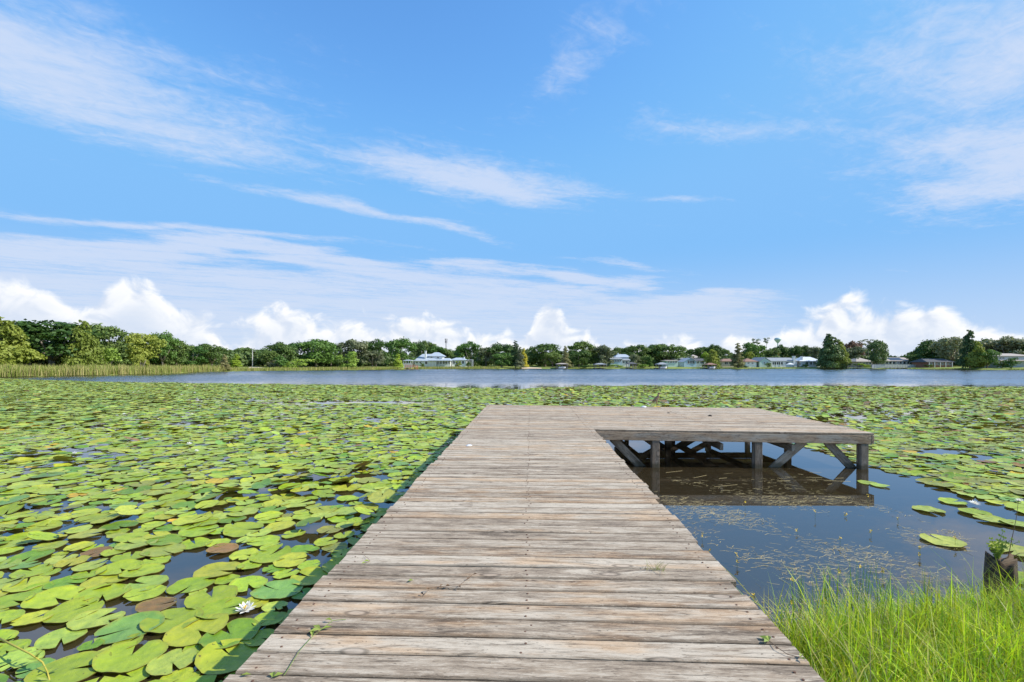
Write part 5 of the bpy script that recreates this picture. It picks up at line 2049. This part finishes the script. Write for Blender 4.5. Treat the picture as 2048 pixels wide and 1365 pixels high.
def boat(label, H, a, b):
    Y = H.Y + 1.0
    c = (a + b) / 2
    r = empty('motor_boat', (X_at(c, Y), Y, 0))
    tag(r, label, 'boat', 'boats kept in the boathouses')
    hw = (X_at(b, Y) - X_at(a, Y)) / 2
    V = []
    for t in np.linspace(0, 1, 9):
        x = -hw + 2 * hw * t
        w = 0.95 * (1 - max(0, t - 0.55) ** 2 * 4.6)
        zt3 = 0.95 + 0.25 * t * t
        V += [(x, -w, zt3), (x, -w * 0.8, 0.35), (x, 0, -0.10 + 0.5 * max(0, t - 0.7) * 3), (x, w * 0.8, 0.35), (x, w, zt3), (x, w * 0.8, zt3 - 0.12), (x, -w * 0.8, zt3 - 0.12)]
    k = 7
    Q = [(i * k + j, i * k + (j + 1) % k, (i + 1) * k + (j + 1) % k, (i + 1) * k + j) for i in range(8) for j in range(k)]
    me = mesh_np('hull', V, [np.array(Q), np.array([tuple(range(k - 1, -1, -1)), tuple(8 * k + j for j in range(k))])], M_WHITE, smooth=False)
    link(bpy.data.objects.new('hull', me), r)
    mb = MB()
    mb.add([(-0.2, -0.6, 1.0), (0.3, -0.6, 1.0), (0.0, -0.55, 1.5), (-0.2, 0.6, 1.0), (0.3, 0.6, 1.0), (0.0, 0.55, 1.5)], [(1, 4, 5, 2), (0, 2, 5, 3), (0, 1, 2), (4, 3, 5)])
    mb.build('windshield', M_GLASS, r)
    mb = MB()
    mb.box(-hw - 0.3, -hw + 0.05, -0.2, 0.2, 0.2, 1.2)
    mb.build('outboard_motor', M_STEEL, r)


Hh, _ = boathouse('leftmost boathouse with pale flat roof beside the bare brown cypress', 1113.5, 1136, 728.4, 726.4, M_RTAN)
boat('white motor boat inside the leftmost boathouse', Hh, 1117, 1131)
Hh, _ = boathouse('second boathouse from the left with low grey roof and brown frame', 1191, 1213, 729, 726.6, M_RGREY)
boathouse('dark roofed boathouse below the blue two storey house', 1257, 1273, 728, 724.6, M_RDARK)
Hh, _ = boathouse('grey roofed boathouse with pointed roof below the low flat house', 1317, 1336, 729, 725.2, M_RGREY)
boat('white motor boat inside the pointed roofed boathouse', Hh, 1320, 1333)
Hh, _ = boathouse('brown roofed boathouse before the bushy cypress', 1415.5, 1433, 729.6, 726.2, M_RBROWN)
boat('white motor boat inside the brown roofed boathouse', Hh, 1418, 1430)

H = House('house', 'blue two storey house with long sunroom windows', 'house', 1242, shore(1242) + 18)
H.wall(1221, 1244, 718.5, M_BLUEW, 0, 9)
H.hip(1221, 1244, 718.3, 713.5, M_RGREY, 0, 9, 0.2)
H.wall(1236, 1263, 714.8, M_BLUEW, 3, 8)
H.hip(1234, 1264, 714.6, 708.4, M_RBLUE, 3, 8, 0.25)
H.wall(1244.3, 1258, 721, M_WHITE, 1, 8)
H.hip(1244.3, 1260, 720.8, 717.6, M_RGREY, 0.8, 2.6, 0.1)
for k in range(6):
    H.window(1222.4 + k * 3.4, 1225.4 + k * 3.4, 720.2, 724.2, 0, M_GLASS, bars=0)
H.window(1246, 1250, 722.5, 727, 1)
H.window(1252, 1256, 722.5, 727, 1)
H.window(1239, 1243, 715.3, 718.1, 3)
H.chimney(1240, 1242.5, 706, M_WHITE, 6)

H = House('house', 'low flat roofed pale house with wide windows behind a boathouse', 'house', 1345, shore(1345) + 15)
H.wall(1333, 1356, 721.8, M_MINT, 0, 8)
H.hip(1332.5, 1356.5, 721.6, 720.4, M_RTAN, 0, 8, 0.1)
for k in range(4):
    H.window(1335 + k * 5, 1339 + k * 5, 722.6, 726.6, 0)
H = House('house', 'long low house with dark carport left of the blue gabled house', 'house', 1360, shore(1360) + 28)
H.wall(1350, 1371, 718, M_WHITE, 0, 9)
H.hip(1347, 1372, 717.8, 714.8, M_RGREY, 0, 9, 0.25)
H.window(1355, 1361, 718.8, 722.6, 0, M_SCREEN)
H.window(1363, 1369, 718.8, 722.6, 0, M_SCREEN)

H = House('house', 'pale blue gabled house with tall lakefront windows', 'house', 1391, shore(1391) + 14)
H.wall(1368, 1393, 724, M_BLUEW, 0, 10, gable=717.4)
H.gable(1368, 1393, 724, 717.0, M_RBLUE, 0, 10)
for k in range(4):
    H.window(1375 + k * 3.6, 1378.2 + k * 3.6, 720.8 + abs(k - 1.5) * 0.3, 728, 0, bars=0)
H.wall(1393.4, 1414, 722, M_WHITE, 1.5, 8)
H.hip(1393.2, 1414, 721.8, 717.2, M_RDARK, 1.2, 8.5, 0.12)
H.window(1396, 1400, 723, 727.6, 1.5)
H.window(1403, 1411, 723, 728, 1.5, M_SCREEN, bars=2)
H = House('house', 'house with tall pale peaked roof behind the blue gabled house', 'house', 1391, shore(1391) + 32)
H.wall(1384, 1399, 716, M_WHITE, 0, 8)
H.hip(1383, 1400, 715.8, 709.6, M_RTAN, 0, 8, 0.45)

H = House('house', 'tan house with reddish brown roof behind the conical cypress', 'house', 1477, shore(1477) + 13)
H.wall(1445, 1488, 723, M_TAN, 0, 9)
H.hip(1444, 1489, 722.8, 717.8, M_RBROWN, 0, 9, 0.25)
H.wall(1488.3, 1510, 723.6, M_WHITE, -1.5, 8)
H.hip(1487, 1511, 723.4, 717.2, M_RBROWN, -1.5, 8, 0.45)
for a, b in ((1449, 1456), (1458, 1465)):
    H.window(a, b, 724, 729.4, 0, M_SCREEN)
for a, b in ((1492, 1496), (1500, 1504)):
    H.window(a, b, 725, 728.4, -1.5)

H = House('house', 'long mint green ranch house with grey roof and white chimney', 'house', 1555, shore(1555) + 13)
H.wall(1515, 1536, 722.8, M_MINT, -2, 11, gable=716.2)
H.gable(1515, 1536, 722.8, 715.9, M_RGREY, -2, 11)
H.wall(1536.3, 1594, 722.4, M_WHITE, 0, 9)
H.hip(1531, 1595, 722.2, 715.6, M_RGREY, 0, 9, 0.10)
H.chimney(1585.5, 1589.5, 712.6, M_WHITE, -0.6)
for a, b in ((1523, 1526), (1529, 1532)):
    H.window(a, b, 724, 728, -2)
for k in range(5):
    H.window(1544 + k * 4.4, 1548 + k * 4.4, 724.2, 730, 0, M_SCREEN, bars=0)
H.posts([1543.6, 1552, 1560, 1566.6], 723.4, -0.4)
H.window(1571, 1577, 724.6, 728.6, 0)
um = MB()
H2 = House('patio_umbrella', 'open white patio umbrella beside the mint green house chimney', 'umbrella', 1580, shore(1580) + 8)
hx = X_at(1588, H2.Y) - X_at(1580, H2.Y)
zt3 = H2.lz(726.2)
for k in range(8):
    a0_, a1_ = k * math.pi / 4, (k + 1) * math.pi / 4
    um.add([(0, 0, zt3), (hx * math.cos(a0_), hx * math.sin(a0_), zt3 - 0.75), (hx * math.cos(a1_), hx * math.sin(a1_), zt3 - 0.75), (0, 0, zt3 - 0.06)], [(0, 1, 2), (3, 2, 1)])
um.build('canopy', M_TRIM, H2.r)
um = MB()
um.tube([(0, 0, 0), (0, 0, zt3)], [0.05, 0.05], 6)
um.build('pole', M_STEEL, H2.r)

H = House('house', 'house with bright metal roof and white chimney left of the dark cypress', 'house', 1622, shore(1622) + 13)
H.wall(1601, 1642, 722.8, M_WHITE, 0, 9)
H.hip(1600, 1643, 722.6, 714.0, M_RMETAL, 0, 9, 0.3)
H.chimney(1604.5, 1607, 712.8, M_WHITE, 0.5)
for k in range(4):
    H.window(1611 + k * 7.5, 1617 + k * 7.5, 723.8, 730, 0, M_SCREEN)

H = House('house', 'tan roofed small house left of the dark magnolia', 'house', 1730, shore(1730) + 12)
H.wall(1714, 1744, 723.6, M_TAN, 0, 9)
H.hip(1713, 1745, 723.4, 715.8, M_RTAN, 0, 9, 0.4)
for a, b in ((1726, 1730), (1732, 1736), (1738, 1742)):
    H.window(a, b, 724.8, 729.4, 0)

H = House('house', 'long house with solar panels on its roof behind the white fence', 'house', 1799, shore(1799) + 16)
H.wall(1768, 1828, 722.4, M_TAN, 0, 9)
rf = H.hip(1767, 1829, 722.2, 715.0, M_RTAN, 0, 9, 0.14)
x0, x1 = H.lx(1783), H.lx(1810)
z0_, z1_ = H.lz(722.2), H.lz(715.0)
for k in range(6):
    mb = MB()
    xa = x0 + (x1 - x0) * k / 6 + 0.05
    xb = x0 + (x1 - x0) * (k + 1) / 6 - 0.05
    ya, yb = -0.5 + 5 * 0.15, -0.5 + 5 * 0.85
    za, zb2 = z0_ + (z1_ - z0_) * 0.15 + 0.12, z0_ + (z1_ - z0_) * 0.85 + 0.12
    mb.add([(xa, ya, za), (xb, ya, za), (xb, yb, zb2), (xa, yb, zb2), (xa, ya, za - 0.06), (xb, ya, za - 0.06), (xb, yb, zb2 - 0.06), (xa, yb, zb2 - 0.06)], [(0, 1, 2, 3), (7, 6, 5, 4), (0, 4, 5, 1), (1, 5, 6, 2), (2, 6, 7, 3), (3, 7, 4, 0)])
    mb.build('solar_panel', M_SOLAR, rf)
for k in range(8):
    H.window(1771 + k * 7, 1776.4 + k * 7, 723.4, 728.4, 0, M_SCREEN, bars=0)
H.posts([1783, 1793, 1803, 1813, 1823], 722.6, -0.3)

fe = House('fence', 'long white panel fence below the house with solar panels', 'fence', 1790, shore(1790) + 6)
npn = 18
for k in range(npn):
    a = 1744 + (1837 - 1744) * k / npn
    b2 = 1744 + (1837 - 1744) * (k + 1) / npn
    mb = MB()
    mb.box(fe.lx(a) + 0.08, fe.lx(b2) - 0.08, -0.03, 0.03, -0.3, fe.lz(729.6))
    mb.build('panel', M_CONC, fe.r)
    mb = MB()
    mb.box(fe.lx(a) - 0.07, fe.lx(a) + 0.07, -0.07, 0.07, -0.3, fe.lz(729.3))
    mb.build('post', M_CONC, fe.r)

H = House('house', 'low brick house with dark roof under the spreading oaks', 'house', 1880, shore(1880) + 14)
H.wall(1856, 1906, 724.6, M_BRICK, 0, 9)
H.hip(1854, 1908, 724.2, 717.4, M_RDARK, 0, 9, 0.12)
for k in range(6):
    H.window(1860 + k * 7.4, 1865 + k * 7.4, 725.6, 730.6, 0, M_SCREEN)
H.posts([1857, 1868, 1879, 1890, 1903], 724.6, -0.4)

H = House('house', 'grey two storey house with pale hipped roof at the right rim', 'house', 2030, shore(2030) + 18)
H.wall(1996, 2062, 712.4, M_GREYW, 0, 10)
H.hip(1994, 2064, 712.2, 706.8, M_RTAN, 0, 10, 0.25)
H.window(1998, 2003, 713.6, 719.6, 0)
H.window(2004, 2009, 713.6, 719.6, 0)
H.window(2030, 2036, 714, 719, 0)
H.window(1999, 2008, 723, 730, 0, M_SCREEN)
H.hip(1994, 2064, 721.6, 720.4, M_RTAN, -1.6, 1.4, 0.02, 0.2)

# ------------------------------------------------------------------ masts
Yt = 520.0
wtz = land_z(1555, Yt)
wt_ = empty('water_tower', (X_at(1555.5, Yt), Yt, wtz))
tag(wt_, 'pale teal water tower rising above the trees', 'water tower')
zt3, zb3 = Z_at(675.5, Yt) - wtz, Z_at(685.5, Yt) - wtz
rw = 6.6 / F * Yt
V, Q = [], []
prof = [(0.10, zb3 - 0.8), (0.30, zb3 - 0.3), (0.62, zb3 + (zt3 - zb3) * 0.22), (0.93, zb3 + (zt3 - zb3) * 0.48), (1.0, zb3 + (zt3 - zb3) * 0.62), (0.86, zb3 + (zt3 - zb3) * 0.84), (0.45, zb3 + (zt3 - zb3) * 0.97), (0.02, zt3)]
for (q, z) in prof:
    for j in range(20):
        V.append((rw * q * math.cos(j * math.pi / 10), rw * q * math.sin(j * math.pi / 10), z))
Q = [(i * 20 + j, i * 20 + (j + 1) % 20, (i + 1) * 20 + (j + 1) % 20, (i + 1) * 20 + j) for i in range(len(prof) - 1) for j in range(20)]
link(bpy.data.objects.new('tank', mesh_np('tank', V, [np.array(Q)], M_TANK, smooth=True)), wt_)
mb = MB()
mb.tube([(0, 0, -1), (0, 0, 1.5), (0, 0, zb3 - 1.2), (0, 0, zb3 - 0.2)], [1.2, 0.55, 0.5, 0.9], 14)
mb.build('column', M_TANK, wt_, True)

Ym = 330.0
mz = land_z(892, Ym)
mast = empty('radio_mast', (X_at(892, Ym), Ym, mz))
tag(mast, 'thin dark lattice radio mast behind the white house', 'mast')
zt3 = Z_at(678, Ym) - mz
mb = MB()
rw = 0.45
for k in range(3):
    a = k * 2.094
    mb.tube([(rw * math.cos(a), rw * math.sin(a), -0.5), (rw * math.cos(a), rw * math.sin(a), zt3)], [0.07, 0.07], 5)
for j in range(int(zt3 / 1.2)):
    for k in range(3):
        a, b2 = k * 2.094, (k + 1) * 2.094
        mb.tube([(rw * math.cos(a), rw * math.sin(a), j * 1.2), (rw * math.cos(b2), rw * math.sin(b2), (j + 1) * 1.2)], [0.04, 0.04], 4)
mb.build('lattice', M_STEEL, mast)
for (z, w) in ((zt3 - 0.6, 0.8), (zt3 - 2.2, 0.7)):
    for k in range(3):
        a = k * 2.094 + 0.5
        mb = MB()
        mb.box(w * math.cos(a) - 0.15, w * math.cos(a) + 0.15, w * math.sin(a) - 0.1, w * math.sin(a) + 0.1, z - 0.7, z + 0.7)
        mb.build('antenna', M_STEEL, mast)

Yp = shore(505) + 24
pz = land_z(505, Yp)
pole = empty('utility_pole', (X_at(505, Yp), Yp, pz))
tag(pole, 'grey utility pole with a short crossarm on the left shore', 'pole')
mb = MB()
zt3 = Z_at(701, Yp) - pz
mb.tube([(0, 0, -0.5), (0, 0, zt3)], [0.16, 0.12], 8)
mb.build('shaft', M_CONC, pole)
mb = MB()
mb.box(-0.2, 1.1, -0.06, 0.06, zt3 - 0.35, zt3 - 0.2)
mb.build('crossarm', M_CONC, pole)

# ------------------------------------------------------------------ sprig overhanging the pads at the lower left corner
sx, sy = water_pt(-10, 1345)
pr = empty('water_plant', (X_at(0, 2.75), 2.75, 0.02))
tag(pr, 'leafy water plant with a yellow stem over pads in the bottom left corner', 'plant')
spx = [(-15, 1270), (20, 1288), (60, 1308), (85, 1325), (95, 1345), (100, 1365)]
pts = []
for i, (a, b2) in enumerate(spx):
    zz = 0.07 + 0.05 * math.sin(i)
    Y = (CH - zz) * F / (b2 - HZ)
    pts.append(Vector((X_at(a, Y), Y, zz)) - pr.location)
mb = MB()
mb.tube(pts, [0.006, 0.006, 0.005, 0.005, 0.004, 0.004], 6)
M_YST = plain('yellow_stem', (0.42, 0.36, 0.06), 0.6)
mb.build('stem', M_YST, pr, True)
for k in range(26):
    i = int(rng.integers(0, 5))
    t = rng.random()
    p = pts[i].lerp(pts[i + 1], t)
    a = rng.uniform(0, 6.28)
    L = rng.uniform(0.03, 0.07)
    w = L * 0.22
    c, s_ = math.cos(a), math.sin(a)
    up = rng.uniform(-0.2, 0.7) * L
    mb = MB()
    mb.add([(0, 0, 0), (L * .5 * c - w * s_, L * .5 * s_ + w * c, up * .5), (L * c, L * s_, up), (L * .5 * c + w * s_, L * .5 * s_ - w * c, up * .5)], [(0, 1, 2, 3)])
    mb.build('leaf', M_GREENLEAF, pr, False, p)
